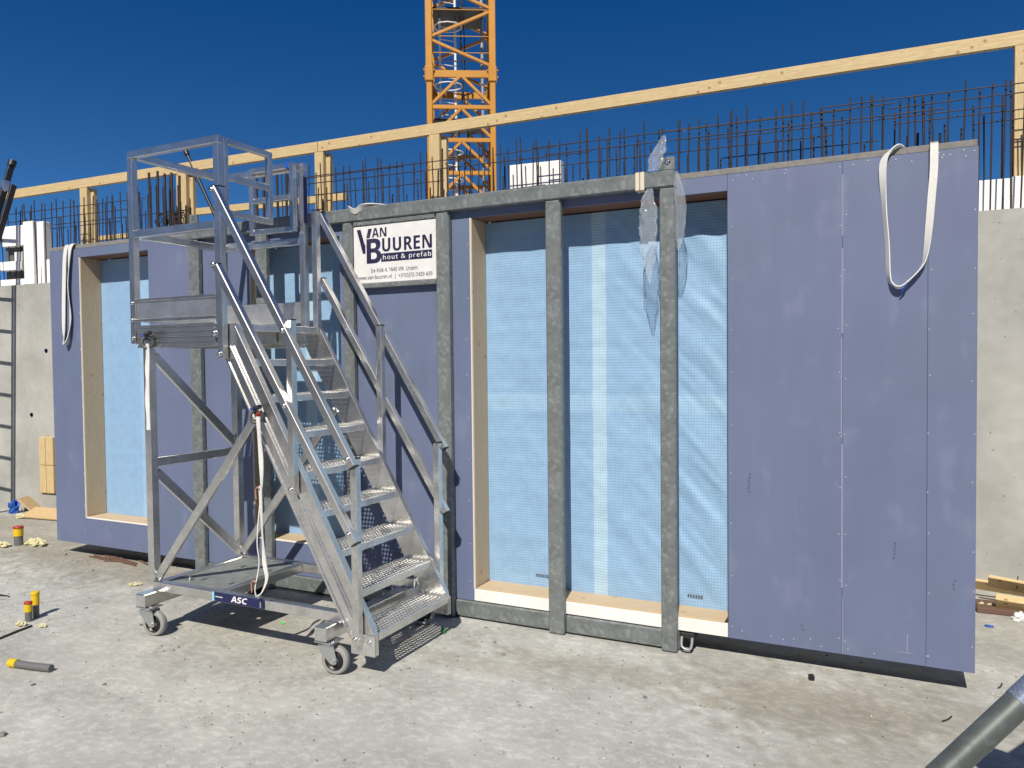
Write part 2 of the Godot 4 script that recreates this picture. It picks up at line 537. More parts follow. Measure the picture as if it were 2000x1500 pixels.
# ------------------------------------------------------------------ scene
func _ready() -> void:
	rng.seed = 20240
	# camera
	var cam := Camera3D.new()
	cam.name = "camera"
	add_child(cam)
	cam.position = Vector3(0, 1.6, 4.162)
	cam.basis = Basis(Vector3.UP, deg_to_rad(26.2865)) * Basis(Vector3.RIGHT, deg_to_rad(-1.6912)) * Basis(Vector3.BACK, deg_to_rad(-0.615))
	cam.fov = rad_to_deg(2.0 * atan(750.0 / 1510.4))
	cam.near = 0.05
	cam.far = 900.0
	cam.current = true
	# sky
	var sky := ProceduralSkyMaterial.new()
	sky.sky_top_color = lin(0.0, 0.041, 0.168)
	sky.sky_horizon_color = lin(0.115, 0.36, 0.80)
	sky.sky_curve = 0.1
	sky.ground_bottom_color = lin(0.2, 0.2, 0.19)
	sky.ground_horizon_color = lin(0.25, 0.26, 0.28)
	sky.sun_angle_max = 2.0
	var env := Environment.new()
	env.background_mode = Environment.BG_SKY
	env.sky = Sky.new()
	env.sky.sky_material = sky
	env.background_energy_multiplier = 1.0
	env.tonemap_mode = Environment.TONE_MAPPER_LINEAR
	env.tonemap_exposure = 1.19
	env.sdfgi_enabled = true
	env.ssao_enabled = true
	env.ssil_enabled = true
	var we := WorldEnvironment.new()
	we.name = "world_environment"
	we.environment = env
	add_child(we)
	# sun: over the right shoulder, 46.5 degrees high
	var sun := DirectionalLight3D.new()
	sun.name = "sun"
	add_child(sun)
	sun.light_energy = 1.5
	sun.light_color = Color(1.0, 0.965, 0.91)
	sun.light_angular_distance = 0.5
	sun.shadow_enabled = true
	sun.look_at_from_position(Vector3.ZERO, Vector3(-0.2159, -1.0783, -1.0), Vector3.UP)
	make_materials()
	build_ground()
	build_wall()
	build_guardrail()
	build_foam_blocks()
	build_crane()
	build_panel()
	build_frame()
	build_sign()
	build_stair()
	build_slings()
	build_bag()
	build_ladder()
	build_prop()
	build_debris()

# ------------------------------------------------------------------ ground
func build_ground() -> void:
	var xs := []
	var zs := []
	for v in [-400.0, -120.0, -40.0, -20.0, -14.0]: xs.append(v)
	var x := -11.0
	while x < 4.0:
		xs.append(x); x += 0.05
	for v in [5.0, 9.0, 20.0, 60.0, 400.0]: xs.append(v)
	for v in [-400.0, -120.0, -40.0, -15.0, -6.0]: zs.append(v)
	var z := -2.6
	while z < 3.2:
		zs.append(z); z += 0.05
	for v in [4.0, 6.0, 12.0, 40.0, 400.0]: zs.append(v)
	var n1 := noise(301, 0.9, 4)
	var n2 := noise(302, 4.5, 3)
	var n3 := noise(303, 0.35, 3)
	# places with brown site dirt: x, z, radius x, radius z, strength
	var dirt := [[-0.35, 0.42, 0.55, 0.28, 0.55], [0.1, 0.30, 0.5, 0.3, 0.35], [-1.35, 0.42, 0.6, 0.12, 0.45], [-0.6, 0.25, 0.5, 0.2, 0.35], [-5.9, -0.1, 1.1, 0.5, 0.5], [-7.4, -0.5, 1.6, 0.8, 0.4], [-4.8, 0.15, 0.8, 0.2, 0.5], [-3.2, 0.75, 0.7, 0.35, 0.25], [0.75, -1.2, 0.8, 0.9, 0.25], [0.1, 0.9, 0.5, 0.35, 0.3], [-2.0, 0.62, 0.5, 0.1, 0.3]]
	var w := xs.size()
	var h := zs.size()
	var vs := PackedVector3Array()
	var ns := PackedVector3Array()
	var cs := PackedColorArray()
	var us := PackedVector2Array()
	var u2 := PackedVector2Array()
	for j in h:
		for i in w:
			var px: float = xs[i]
			var pz: float = zs[j]
			vs.append(Vector3(px, 0.0, pz))
			ns.append(Vector3.UP)
			us.append(Vector2(px, pz))
			u2.append(Vector2(px * 0.86 + pz * 0.5, -px * 0.5 + pz * 0.86))
			var t := 0.98 + 0.13 * n1.get_noise_2d(px, pz * 1.7) + 0.06 * n3.get_noise_2d(px, pz)
			var pale := smoothstep(0.12, 0.4, n1.get_noise_2d(px * 0.8 + 40.0, pz * 2.2 + 9.0) + 0.25 * n2.get_noise_2d(px, pz))
			t += 0.10 * pale
			var d := 0.0
			for q in dirt:
				var e := Vector2((px - q[0]) / q[2], (pz - q[1]) / q[3]).length_squared()
				if e < 4.0:
					d = maxf(d, 1.35 * q[4] * smoothstep(0.0, 0.5, exp(-e) * 1.1 + 0.75 * n2.get_noise_2d(px * 1.7, pz * 2.4) - 0.12))
			t *= 0.86
			cs.append(Color(t * (1.0 - 0.36 * d), t * (1.0 - 0.42 * d), t * (1.0 - 0.52 * d)))
	var ix := PackedInt32Array()
	for j in h - 1:
		for i in w - 1:
			var a := j * w + i
			ix.append_array(PackedInt32Array([a, a + 1, a + w + 1, a, a + w + 1, a + w]))
	var arr := []
	arr.resize(Mesh.ARRAY_MAX)
	arr[Mesh.ARRAY_VERTEX] = vs
	arr[Mesh.ARRAY_NORMAL] = ns
	arr[Mesh.ARRAY_COLOR] = cs
	arr[Mesh.ARRAY_TEX_UV] = us
	arr[Mesh.ARRAY_TEX_UV2] = u2
	arr[Mesh.ARRAY_INDEX] = ix
	var am := ArrayMesh.new()
	am.add_surface_from_arrays(Mesh.PRIMITIVE_TRIANGLES, arr)
	var o := MeshInstance3D.new()
	o.name = "ground"
	o.mesh = am
	o.material_override = M.ground
	add_child(o)
	o.set_meta("kind", "structure")

# ------------------------------------------------------------------ cast concrete wall behind
const WP := Vector3(-8.55, 0, -1.10)
const WD := Vector3(0.99578641, 0, -0.09170297)
const WN := Vector3(0.09170297, 0, 0.99578641)

func wp(s: float, y: float, off := 0.0) -> Vector3:
	return WP + WD * s + WN * off + Vector3(0, y, 0)

func wall_top(s: float) -> float:
	return 2.497 + 0.0088 * s

func wall_basis() -> Basis:
	return Basis(WD, Vector3.UP, WN)

func build_wall() -> void:
	var t := thing("concrete_wall", "grey cast concrete wall with rows of starter bars on top, behind the lilac panel", "wall", wp(4.5, 0, -0.15))
	var st := S()
	# body as a sheared box: front, back, top, ends, in five lifts of formwork panels
	for k in 6:
		var s0 := -4.0 + k * 3.2
		var s1 := s0 + 3.194
		var c := [wp(s0, -0.3, 0), wp(s1, -0.3, 0), wp(s1, wall_top(s1), 0), wp(s0, wall_top(s0), 0), wp(s0, -0.3, -0.3), wp(s1, -0.3, -0.3), wp(s1, wall_top(s1), -0.3), wp(s0, wall_top(s0), -0.3)]
		quad(st, c[0], c[1], c[2], c[3], WN)
		quad(st, c[4], c[5], c[6], c[7], -WN)
		quad(st, c[3], c[2], c[6], c[7], Vector3.UP)
		quad(st, c[0], c[3], c[7], c[4], -WD)
		quad(st, c[1], c[2], c[6], c[5], WD)
	part(t, "wall_body", st, M.concrete)
	# former tie holes
	for h in [[0.06, 1.068], [0.31, 1.767], [-0.9, 1.07], [9.42, 1.5]]:
		var hs := S()
		lathe(hs, Transform3D(Basis(WD, WN, Vector3.UP) if false else Basis(WD, Vector3.UP.cross(WD) * -1.0, Vector3.UP), wp(h[0], h[1], 0.0)), [[0.0, 0.002], [0.016, 0.002], [0.022, 0.006], [0.024, 0.0]], 14)
		part(t, "tie_hole_plug", hs, M.navy)
	# starter bars, two rows
	var bm := S()
	tube(bm, [Vector3(0, 0, 0), Vector3(0, 0.5, 0), Vector3(0, 1, 0)], 0.0075, 6)
	var bar_mesh := bm.commit()
	for row in 2:
		var s := -0.55 + row * 0.07
		while s < 9.9:
			var gap := s > 2.15 and s < 3.35
			var top := 3.37 + 0.008 * s + rng.randf_range(-0.05, 0.05) if row == 0 else 3.24 + 0.008 * s + rng.randf_range(-0.18, 0.12)
			if not gap:
				var y0 := wall_top(s) - 0.05
				var len := top - y0
				var b := Basis(Vector3.UP.cross(WN).normalized(), rng.randf_range(-0.025, 0.025)) * Basis(WN, rng.randf_range(-0.028, 0.028))
				var thick := 0.74 + (0.4 if rng.randf() < 0.12 else 0.0)
				inst(t, "starter_bar", bar_mesh, M.rebar, Transform3D(b * Basis.from_scale(Vector3(thick, len, thick)), wp(s, y0, -0.06 - row * 0.17)))
			s += rng.randf_range(0.05, 0.105)
	# a cluster of tall thick bars
	for q in [[1.74, 3.57], [1.82, 3.575], [1.92, 3.54], [1.985, 3.5], [2.02, 3.54], [2.10, 3.5], [3.08, 3.46], [3.14, 3.47], [3.22, 3.38], [3.32, 3.42], [3.40, 3.4]]:
		inst(t, "starter_bar", bar_mesh, M.rebar, Transform3D(Basis(WN, rng.randf_range(-0.02, 0.02)) * Basis.from_scale(Vector3(1.7, q[1] - 2.45, 1.7)), wp(q[0], 2.45, -0.1)))
	# horizontal distribution bars in short laps
	for q in [[-0.6, 1.72, 3.285, -0.05], [-0.4, 1.6, 3.2, -0.07], [0.2, 2.1, 3.17, -0.24], [3.45, 5.4, 3.325, -0.05], [3.5, 6.4, 3.265, -0.07], [3.6, 5.0, 3.20, -0.24], [5.5, 6.05, 3.385, -0.24], [5.9, 8.3, 3.352, -0.05], [6.0, 8.9, 3.29, -0.07], [5.95, 8.2, 3.235, -0.24], [8.1, 9.9, 3.40, -0.05], [8.55, 9.9, 3.345, -0.07], [8.6, 9.9, 3.28, -0.24], [7.2, 9.3, 3.31, -0.22], [5.6, 6.0, 3.04, -0.09], [9.1, 9.9, 3.22, -0.24], [6.9, 8.6, 3.405, -0.2], [3.5, 4.6, 3.36, -0.22], [-0.5, 1.2, 3.12, -0.22], [7.4, 8.5, 3.16, -0.24]]:
		var hb := S()
		tube(hb, [wp(q[0], q[2], q[3] + 0.012), wp((q[0] + q[1]) * 0.5, q[2] + 0.006, q[3] + 0.012), wp(q[1], q[2] + 0.012, q[3] + 0.012)], 0.0046, 6)
		part(t, "distribution_bar", hb, M.rebar)
	# added unseen shell behind the camera, so the aluminium mirrors a dark shaded face
	var sw := thing("added_building_shell", "added grey concrete building shell behind the camera, there to be mirrored dark in the aluminium", "building", Vector3(-11.0, 0, 14.2))
	for k2 in 12:
		for st2 in 2:
			box_part(sw, "wall_lift", Vector3(-31.0 + k2 * 3.4, -0.3 + st2 * 2.9, 14.0), Vector3(-31.0 + k2 * 3.4 + 3.394, 2.595 + st2 * 2.9, 14.3), M.concrete, 0.004)
	# timber left in a recess at the foot of the wall
	var bo := thing("formwork_board", "raw timber board set into the foot of the concrete wall beside the lilac panel", "board", wp(0.29, 0.12, 0.01))
	for q in [[0.19, 0.285, 0.22, 0.52], [0.29, 0.40, 0.22, 0.52], [0.19, 0.285, 0.525, 0.83], [0.29, 0.40, 0.525, 0.83]]:
		var bs := S()
		bar(bs, wp((q[0] + q[1]) * 0.5, q[2], 0.012), wp((q[0] + q[1]) * 0.5, q[3], 0.012), q[1] - q[0], 0.03, WN)
		part(bo, "plank", bs, M.spruce)
	# tangle of tie wire between the tall bars
	var wr := S()
	for k in 26:
		var c := wp(1.98 + rng.randf_range(-0.14, 0.14), 3.0 + rng.randf_range(-0.05, 0.1), -0.12)
		var pts := []
		var a0 := rng.randf() * TAU
		for i in 7:
			var a := a0 + i * 0.75
			pts.append(c + WD * cos(a) * 0.07 + Vector3.UP * (sin(a) * 0.07) + WN * rng.randf_range(-0.03, 0.03))
		tube(wr, pts, 0.005, 5)
	tube(wr, [wp(1.8, 2.52, -0.12), wp(2.12, 3.02, -0.12)], 0.01, 6)
	tube(wr, [wp(2.12, 2.52, -0.1), wp(1.9, 3.02, -0.14)], 0.01, 6)
	single("wire_bundle", "tangled bundle of dark tie wire caught between tall thick starter bars", "wire", wr, M.rebar)

# ------------------------------------------------------------------ timber edge protection on the wall
func rail_y(s: float) -> float:
	return 3.612 + 0.0212 * s

func build_guardrail() -> void:
	var t := thing("timber_guardrail", "raw timber guard rail on posts along the top of the concrete wall", "guard rail", wp(4.5, 2.5, -0.36))
	for seg in [[-2.6, 3.60], [3.605, 9.49]]:
		bar_part(t, "top_rail", wp(seg[0], rail_y(seg[0]), -0.36), wp(seg[1], rail_y(seg[1]), -0.36), 0.045, 0.1, M.spruce)
	for q in [[0.52, 0.11], [1.91, 0.13], [3.615, 0.10], [4.855, 0.105], [9.43, 0.12]]:
		var s: float = q[0]
		var ps := S()
		bar(ps, wp(s, 2.3, -0.36), wp(s, rail_y(s) - 0.052, -0.36), q[1], 0.05, WN)
		part(t, "post", ps, M.spruce)
		var p2 := S()
		bar(p2, wp(s + q[1] * 0.5 + 0.02, 2.3, -0.41), wp(s + q[1] * 0.5 + 0.02, rail_y(s) - 0.06, -0.41), 0.05, 0.05, WN)
		part(t, "post_brace", p2, M.spruce)
	bar_part(t, "middle_rail", wp(1.975, 3.205, -0.44), wp(3.85, 3.208, -0.44), 0.04, 0.07, M.spruce)
	bar_part(t, "middle_rail", wp(0.58, 3.02, -0.44), wp(1.85, 3.03, -0.44), 0.04, 0.05, M.spruce)
	var rod := thing("steel_rod", "black slanting steel rod with a knob end behind the timber guard rail", "rod", wp(2.4, 2.5, -0.5))
	var a := wp(1.98, 3.80, -0.35)
	var d := (wp(2.30, 3.19, -0.35) - a)
	var b := a + d * 2.1
	var rs := S()
	tube(rs, [a, b], 0.017, 10)
	part(rod, "shaft", rs, M.black_steel)
	var ks := S()
	tube(ks, [a - d.normalized() * 0.03, a + d.normalized() * 0.02], 0.028, 12)
	part(rod, "knob", ks, M.black_steel)

func build_foam_blocks() -> void:
	var L := [
		[-0.02, 0.13, 2.50, 3.185, -0.13, -0.02, "tall white foam column, broad piece, standing on the concrete wall"],
		[0.136, 0.24, 2.50, 3.18, -0.16, -0.06, "tall white foam column, set back piece beside the broad column"],
		[0.31, 0.40, 2.50, 2.755, -0.14, -0.03, "low white foam block beside the lilac panel corner on the wall"],
		[0.403, 0.52, 2.50, 2.75, -0.14, -0.035, "low white foam block touching the lilac panel edge on the wall"],
		[-0.40, -0.035, 2.935, 3.16, -0.127, -0.05, "square white foam block high on the grey form plate near the ladder"],
		[-0.44, -0.10, 2.67, 2.77, -0.127, -0.05, "flat white foam block low on the grey form plate near the ladder"],
		[-0.22, -0.10, 2.772, 2.87, -0.127, -0.06, "small white foam block resting on the flat foam block"],
		[-0.44, -0.06, 2.50, 2.57, -0.127, -0.05, "white foam strip lying on the concrete wall near the ladder"],
		[5.63, 6.09, 2.55, 3.28, -0.30, -0.22, "large white foam sheet standing behind the starter bars beside the crane"],
		[8.6, 9.33, 2.57, 2.82, -0.30, -0.20, "white foam sheet standing on the wall behind the lilac panel's upper corner"],
		[9.334, 10.1, 2.57, 2.83, -0.30, -0.20, "white foam sheet standing on the wall below the last timber post"]]
	for q in L:
		var st := S()
		bbox(st, Transform3D(wall_basis(), wp((q[0] + q[1]) * 0.5, (q[2] + q[3]) * 0.5, (q[4] + q[5]) * 0.5)), Vector3(q[1] - q[0], q[3] - q[2], absf(q[5] - q[4])), 0.004)
		single("foam_block", q[6], "foam block", st, M.eps, "white foam blocks on the wall")
	# grey steel tube and form plate between the foam pieces
	var fp := S()
	bbox(fp, Transform3D(wall_basis(), wp(-0.24, 2.835, -0.14)), Vector3(0.42, 0.67, 0.02))
	single("form_plate", "dark grey formwork plate standing behind four white foam blocks near the ladder", "plate", fp, plain(lin(0.11, 0.115, 0.12), 0.6))

# ------------------------------------------------------------------ tower crane mast
func build_crane() -> void:
	var yaw := deg_to_rad(29.8)
	var xf := Transform3D(Basis(Vector3.UP, yaw), Vector3(-9.06, 0, -11.67))
	var t := thing("tower_crane", "yellow lattice mast of a tower crane rising behind the concrete wall", "crane", xf.origin)
	var W := 0.735
	var depth := 1.47
	var g := func(x: float, y: float, z: float) -> Vector3:
		return xf * Vector3(x, y, z)
	var fz := xf.basis.z
	# legs in two sections, with joint collars
	for sx in [-1.0, 1.0]:
		for sz in [0, 1]:
			var z: float = -sz * depth
			for seg in [[0.0, 8.28, 0.13], [8.285, 14.3, 0.155]]:
				var st := S()
				bar(st, g.call(sx * W, seg[0], z), g.call(sx * W, seg[1], z), seg[2], seg[2], fz, 0.012)
				part(t, "leg", st, M.crane)
			var cs := S()
			bar(cs, g.call(sx * W, 8.10, z), g.call(sx * W, 8.46, z), 0.2, 0.2, fz, 0.02)
			part(t, "joint_collar", cs, M.crane)
			for py in [8.2, 8.36]:
				var pn := S()
				tube(pn, [g.call(sx * (W - 0.13), py, z + 0.06), g.call(sx * (W + 0.13), py, z + 0.06)], 0.022, 8)
				part(t, "joint_pin", pn, M.crane)
	var faces := [[Vector3(-W, 0, 0), Vector3(W, 0, 0)], [Vector3(-W, 0, -depth), Vector3(W, 0, -depth)], [Vector3(-W, 0, 0), Vector3(-W, 0, -depth)], [Vector3(W, 0, 0), Vector3(W, 0, -depth)]]
	for f in faces:
		var a: Vector3 = f[0]
		var b: Vector3 = f[1]
		var nrm: Vector3 = xf.basis * (b - a).cross(Vector3.UP).normalized()
		var y := 8.29
		var k := 0
		while y > 0.6:
			bar_part(t, "cross_bar", xf * (a + Vector3(0, y, 0)), xf * (b + Vector3(0, y, 0)), 0.07, 0.16 if k == 0 else 0.09, M.crane)
			var mid := (a + b) * 0.5
			for e in [a, b]:
				bar_part(t, "brace", xf * (mid.lerp(e, 0.03) + Vector3(0, y - 0.05, 0)), xf * (e + Vector3(0, y - 0.74, 0)), 0.06, 0.075, M.crane, nrm)
			y -= 0.762
			k += 1
		y = 8.47
		k = 0
		while y < 13.6:
			var e0 := b if k % 2 == 0 else a
			var e1 := a if k % 2 == 0 else b
			bar_part(t, "brace", xf * (e0 + Vector3(0, y, 0)), xf * (e1 + Vector3(0, y + 0.62, 0)), 0.06, 0.08, M.crane, nrm)
			y += 0.66
			k += 1
		for yy in [8.78, 9.16, 9.77, 10.4, 11.0]:
			var tr := S()
			tube(tr, [xf * (a + Vector3(0, yy, 0)), xf * (b + Vector3(0, yy, 0))], 0.012, 6)
			part(t, "tie_rod", tr, M.crane)
	# inner ladder with hoops
	var la := S()
	tube(la, [g.call(-0.13, 1.0, -0.9), g.call(-0.13, 13.0, -0.9)], 0.032, 8)
	part(t, "ladder_rail", la, M.ladder_white)
	var lb := S()
	tube(lb, [g.call(-0.5, 1.0, -0.75), g.call(-0.5, 13.0, -0.75)], 0.028, 8)
	part(t, "ladder_rail", lb, M.ladder_white)
	var y2 := 4.0
	while y2 < 11.0:
		var r := S()
		tube(r, [g.call(-0.5, y2, -0.75), g.call(-0.13, y2, -0.9)], 0.014, 6)
		part(t, "ladder_rung", r, M.ladder_white)
		y2 += 0.3
	for hy in [6.62, 5.95, 8.2, 9.6]:
		var hp := []
		for i in 13:
			var a2 := TAU * i / 12.0
			hp.append(g.call(-0.3 + cos(a2) * 0.33, hy, -0.55 + sin(a2) * 0.3))
		var hs := S()
		tube(hs, hp, 0.018, 6)
		part(t, "ladder_hoop", hs, M.ladder_white)
	var pole := S()
	tube(pole, [g.call(0.55, 3.0, -0.8), g.call(0.5, 13.0, -0.8)], 0.045, 8)
	part(t, "conduit", pole, M.steel_grey)
	for q in [[0.0, -0.8, 0.014], [0.06, -0.7, 0.012], [0.1, -0.9, 0.012]]:
		var cpts := []
		for i in 24:
			cpts.append(g.call(q[0] + 0.10 * sin(i * 0.55 + q[0] * 30.0), 2.0 + i * 0.5, q[1]))
		var cb := S()
		tube(cb, cpts, q[2], 6)
		part(t, "cable", cb, M.cable)
	# service platforms
	for py in [7.32, 9.92]:
		var pl := S()
		bbox(pl, Transform3D(xf.basis, g.call(-0.05, py, -0.8)), Vector3(1.2, 0.05, 1.1), 0.004)
		part(t, "platform", pl, M.black_steel)

# ------------------------------------------------------------------ prefabricated timber panel
const PX0 := -6.407
const PX1 := 0.346
const PY0 := 0.114
const PY1 := 2.566
const MZ := -0.184

func film(x0: float, x1: float, y0: float, y1: float, seed_: int, amp: float, strip: Array) -> SurfaceTool:
	var st := S()
	var nx := int((x1 - x0) / 0.014)
	var ny := int((y1 - y0) / 0.02)
	var n := noise(seed_, 1.0, 3)
	var grid := []
	for j in ny + 1:
		var row := []
		for i in nx + 1:
			var x := lerpf(x0, x1, float(i) / nx)
			var y := lerpf(y0, y1, float(j) / ny)
			# pulls run down to the right, finer creases lie level
			var u := x * 0.75 + y * 0.66
			var v := -x * 0.66 + y * 0.75
			var right := smoothstep(x0 + (x1 - x0) * 0.35, x1, x)
			var z := amp * (0.16 + 0.95 * right) * n.get_noise_2d(u * 5.5, v * 0.8) * 1.3
			z += amp * 0.20 * n.get_noise_2d(x * 0.9 + 9.0, y * 13.0) * (1.1 - right)
			z += amp * 0.5 * n.get_noise_2d(x * 2.0, y * 2.0 + 30.0)
			var edge := minf(minf(x - x0, x1 - x), minf(y - y0, y1 - y))
			z *= smoothstep(0.0, 0.08, edge)
			row.append(Vector3(x, y, MZ + z))
		grid.append(row)
	for j in ny + 1:
		for i in nx + 1:
			pass
	var nrm := func(i: int, j: int) -> Vector3:
		var a: Vector3 = grid[j][mini(i + 1, nx)] - grid[j][maxi(i - 1, 0)]
		var b: Vector3 = grid[mini(j + 1, ny)][i] - grid[maxi(j - 1, 0)][i]
		return a.cross(b).normalized()
	var ns := []
	for j in ny + 1:
		var row := []
		for i in nx + 1:
			row.append(nrm.call(i, j))
		ns.append(row)
	for j in ny:
		for i in nx:
			for k in [[0, 0], [1, 1], [1, 0], [0, 0], [0, 1], [1, 1]]:
				var p: Vector3 = grid[j + k[1]][i + k[0]]
				var c := Color(0.605, 0.665, 0.76)
				for s in strip:
					if p.x > s[0] and p.x < s[1] and p.y > s[2] and p.y < s[3]:
						c = s[4]
				st.set_color(c)
				st.set_normal(ns[j + k[1]][i + k[0]])
				st.set_uv(Vector2(p.x, p.y))
				st.add_vertex(p)
	return st

func build_panel() -> void:
	var t := thing("prefab_wall_panel", "long lilac faced prefabricated wall panel with three film covered window openings", "wall panel", Vector3(-3.0, PY0, -0.15))
	var wins := [[-6.020, -5.200, 0.338, 2.492], [-4.144, -3.336, 0.345, 2.45], [-2.333, -0.786, 0.190, 2.480]]
	# cores behind the boards
	var xs := [PX0, -6.020, -5.200, -4.144, -3.336, -2.333, -0.786, PX1]
	for k in 7:
		var e := 0.02
		if k % 2 == 0:
			box_part(t, "stud_core", Vector3(xs[k] + (0.0 if k == 0 else e), PY0 + 0.004, -0.28), Vector3(xs[k + 1] - (0.0 if k == 6 else e), PY1 - 0.002, -0.0145), M.core, 0.0)
		else:
			var wv: Array = wins[(k - 1) / 2]
			box_part(t, "head_core", Vector3(xs[k], wv[3] + e, -0.28), Vector3(xs[k + 1], PY1 - 0.002, -0.0145), M.core, 0.0)
			if wv[2] - PY0 > 0.05:
				box_part(t, "sill_core", Vector3(xs[k], PY0 + 0.004, -0.28), Vector3(xs[k + 1], wv[2] - e, -0.0145), M.core, 0.0)
			box_part(t, "back_board", Vector3(xs[k], PY0 + 0.01, -0.30), Vector3(xs[k + 1], PY1 - 0.01, -0.281), M.core, 0.0)
	# facing boards, each with its own edges
	var boards := [[PX0, -6.275, PY0, PY1], [-6.275, -6.02, PY0, PY1], [-6.02, -5.2, 2.492, PY1], [-6.02, -5.2, PY0, 0.338], [-5.2, -4.66, PY0, PY1], [-4.66, -4.144, PY0, PY1], [-4.144, -3.336, 2.45, PY1], [-4.144, -3.336, PY0, 0.345], [-3.336, -2.333, PY0, PY1], [-2.333, -0.786, 2.48, PY1], [-0.786, -0.229, PY0, PY1], [-0.229, 0.143, PY0, PY1], [0.143, PX1, PY0, PY1]]
	for i in boards.size():
		var b: Array = boards[i]
		box_part(t, "facing_board", Vector3(b[0] + 0.0005, b[2] + 0.0005, -0.013), Vector3(b[1] - 0.0005, b[3] - 0.0005, rng.randf_range(-0.0006, 0.0006)), M.board, 0.0012)
	box_part(t, "white_sill_front", Vector3(-2.331, PY0 + 0.003, -0.013), Vector3(-0.788, 0.189, 0.003), M.white_paint, 0.002)
	# reveals of plywood
	for wv in wins:
		var x0: float = wv[0]
		var x1: float = wv[1]
		var y0: float = wv[2]
		var y1: float = wv[3]
		var dpt := 0.184
		for q in [[Vector3(x0 + 0.003, y0 + 0.002, -dpt * 0.5), Vector3(x0 + 0.003, y1 + 0.0, -dpt * 0.5), 0.018, Vector3.RIGHT], [Vector3(x1 + 0.0095, y0 + 0.002, -dpt * 0.5 - 0.014), Vector3(x1 + 0.0095, y1 + 0.0, -dpt * 0.5 - 0.014), 0.018, Vector3.RIGHT], [Vector3(x0 + 0.014, y1 + 0.0095, -dpt * 0.5 - 0.014), Vector3(x1 - 0.002, y1 + 0.0095, -dpt * 0.5 - 0.014), 0.018, Vector3.UP], [Vector3(x0 + 0.02, y0 + 0.0, -dpt * 0.5), Vector3(x1 - 0.02, y0 + 0.0, -dpt * 0.5), 0.018, Vector3.UP]]:
			var st := S()
			bar(st, q[0], q[1], dpt - 0.004, q[2], q[3], 0.001)
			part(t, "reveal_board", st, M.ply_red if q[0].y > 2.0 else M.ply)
		box_part(t, "reveal_trim", Vector3(x0 - 0.001, y0, -0.003), Vector3(x0 + 0.007, y1, 0.003), M.board_edge, 0.001)
		if y0 > 0.3:
			box_part(t, "sill_trim", Vector3(x0 + 0.008, y0 - 0.004, -0.003), Vector3(x1, y0 + 0.006, 0.003), M.white_paint, 0.001)
	# blue films; tape strips are paler film joints
	var pale := Color(0.93, 0.89, 0.86)
	var faint := Color(0.70, 0.745, 0.80)
	var f1 := part(t, "blue_film", film(-6.012, -5.208, 0.345, 2.484, 401, 0.006, [[-5.55, -5.40, 0.0, 3.0, faint]]), M.film_plain)
	f1.set_meta("label", "smooth pale blue film without scrim")
	part(t, "blue_film", film(-4.136, -3.344, 0.352, 2.442, 402, 0.006, [[-3.80, -3.71, 0.0, 3.0, pale]]), M.film_grid)
	part(t, "blue_film", film(-2.322, -0.797, 0.197, 2.472, 403, 0.012, [[-2.4, -0.7, 1.296, 1.39, faint], [-1.615, -1.52, 0.0, 3.0, pale]]), M.film_grid)
	# stamped marks on the film
	for q in [[-1.99, 0.268], [-1.045, 0.258], [-5.37, 0.40]]:
		var mk := S()
		for k in 6:
			var x: float = q[0] + k * 0.015
			quad(mk, Vector3(x, q[1], MZ + 0.011), Vector3(x + 0.010, q[1], MZ + 0.011), Vector3(x + 0.010, q[1] + 0.012, MZ + 0.011), Vector3(x, q[1] + 0.012, MZ + 0.011), Vector3.BACK)
		part(t, "stamp", mk, M.grey_ink)
	# grey cement strip along the top
	box_part(t, "top_strip", Vector3(PX0, PY1 + 0.001, -0.26), Vector3(PX1 - 0.004, PY1 + 0.034, -0.012), M.cap, 0.003)
	# screw heads
	var sc := S()
	var add_screw := func(x: float, y: float) -> void:
		lathe(sc, Transform3D(Basis(Vector3.RIGHT, Vector3.BACK, Vector3.DOWN), Vector3(x, y, 0.0003)), [[0.0, 0.0018], [0.003, 0.0015], [0.0043, 0.0]], 7)
	for x in [-0.243, -0.215, 0.152, 0.332, -0.765, -2.36, -3.32, -4.65, -6.03]:
		var y := 0.2
		while y < 2.54:
			if not (x < -0.79 and x > -2.32):
				add_screw.call(x + rng.randf_range(-0.006, 0.006), y + rng.randf_range(-0.04, 0.04))
			y += 0.26
	for i in 18:
		add_screw.call(rng.randf_range(-0.76, 0.33), 2.535 + rng.randf_range(-0.015, 0.02))
		if i % 2 == 0:
			add_screw.call(rng.randf_range(-0.76, 0.33), rng.randf_range(0.135, 0.17))
	var so := part(t, "screw_heads", sc, plain(lin(0.5, 0.5, 0.52), 0.4, 0.5))
	so.set_meta("kind", "stuff")
	# scuffs and pencil marks with outlines of their own
	var sm := S()
	for q in [[-0.68, 0.90, 6], [0.0, 0.62, 5], [0.255, 0.50, 3], [-0.42, 0.21, 2]]:
		for k in q[2]:
			var cx: float = q[0] + rng.randf_range(-0.008, 0.008)
			var cy: float = q[1] + k * 0.018
			quad(sm, Vector3(cx - 0.004, cy, 0.0016), Vector3(cx + 0.005, cy + 0.002, 0.0016), Vector3(cx + 0.006, cy + 0.011, 0.0016), Vector3(cx - 0.003, cy + 0.009, 0.0016), Vector3.BACK)
	part(t, "scuff_marks", sm, plain(lin(0.085, 0.10, 0.165), 0.8))
	var ch := S()
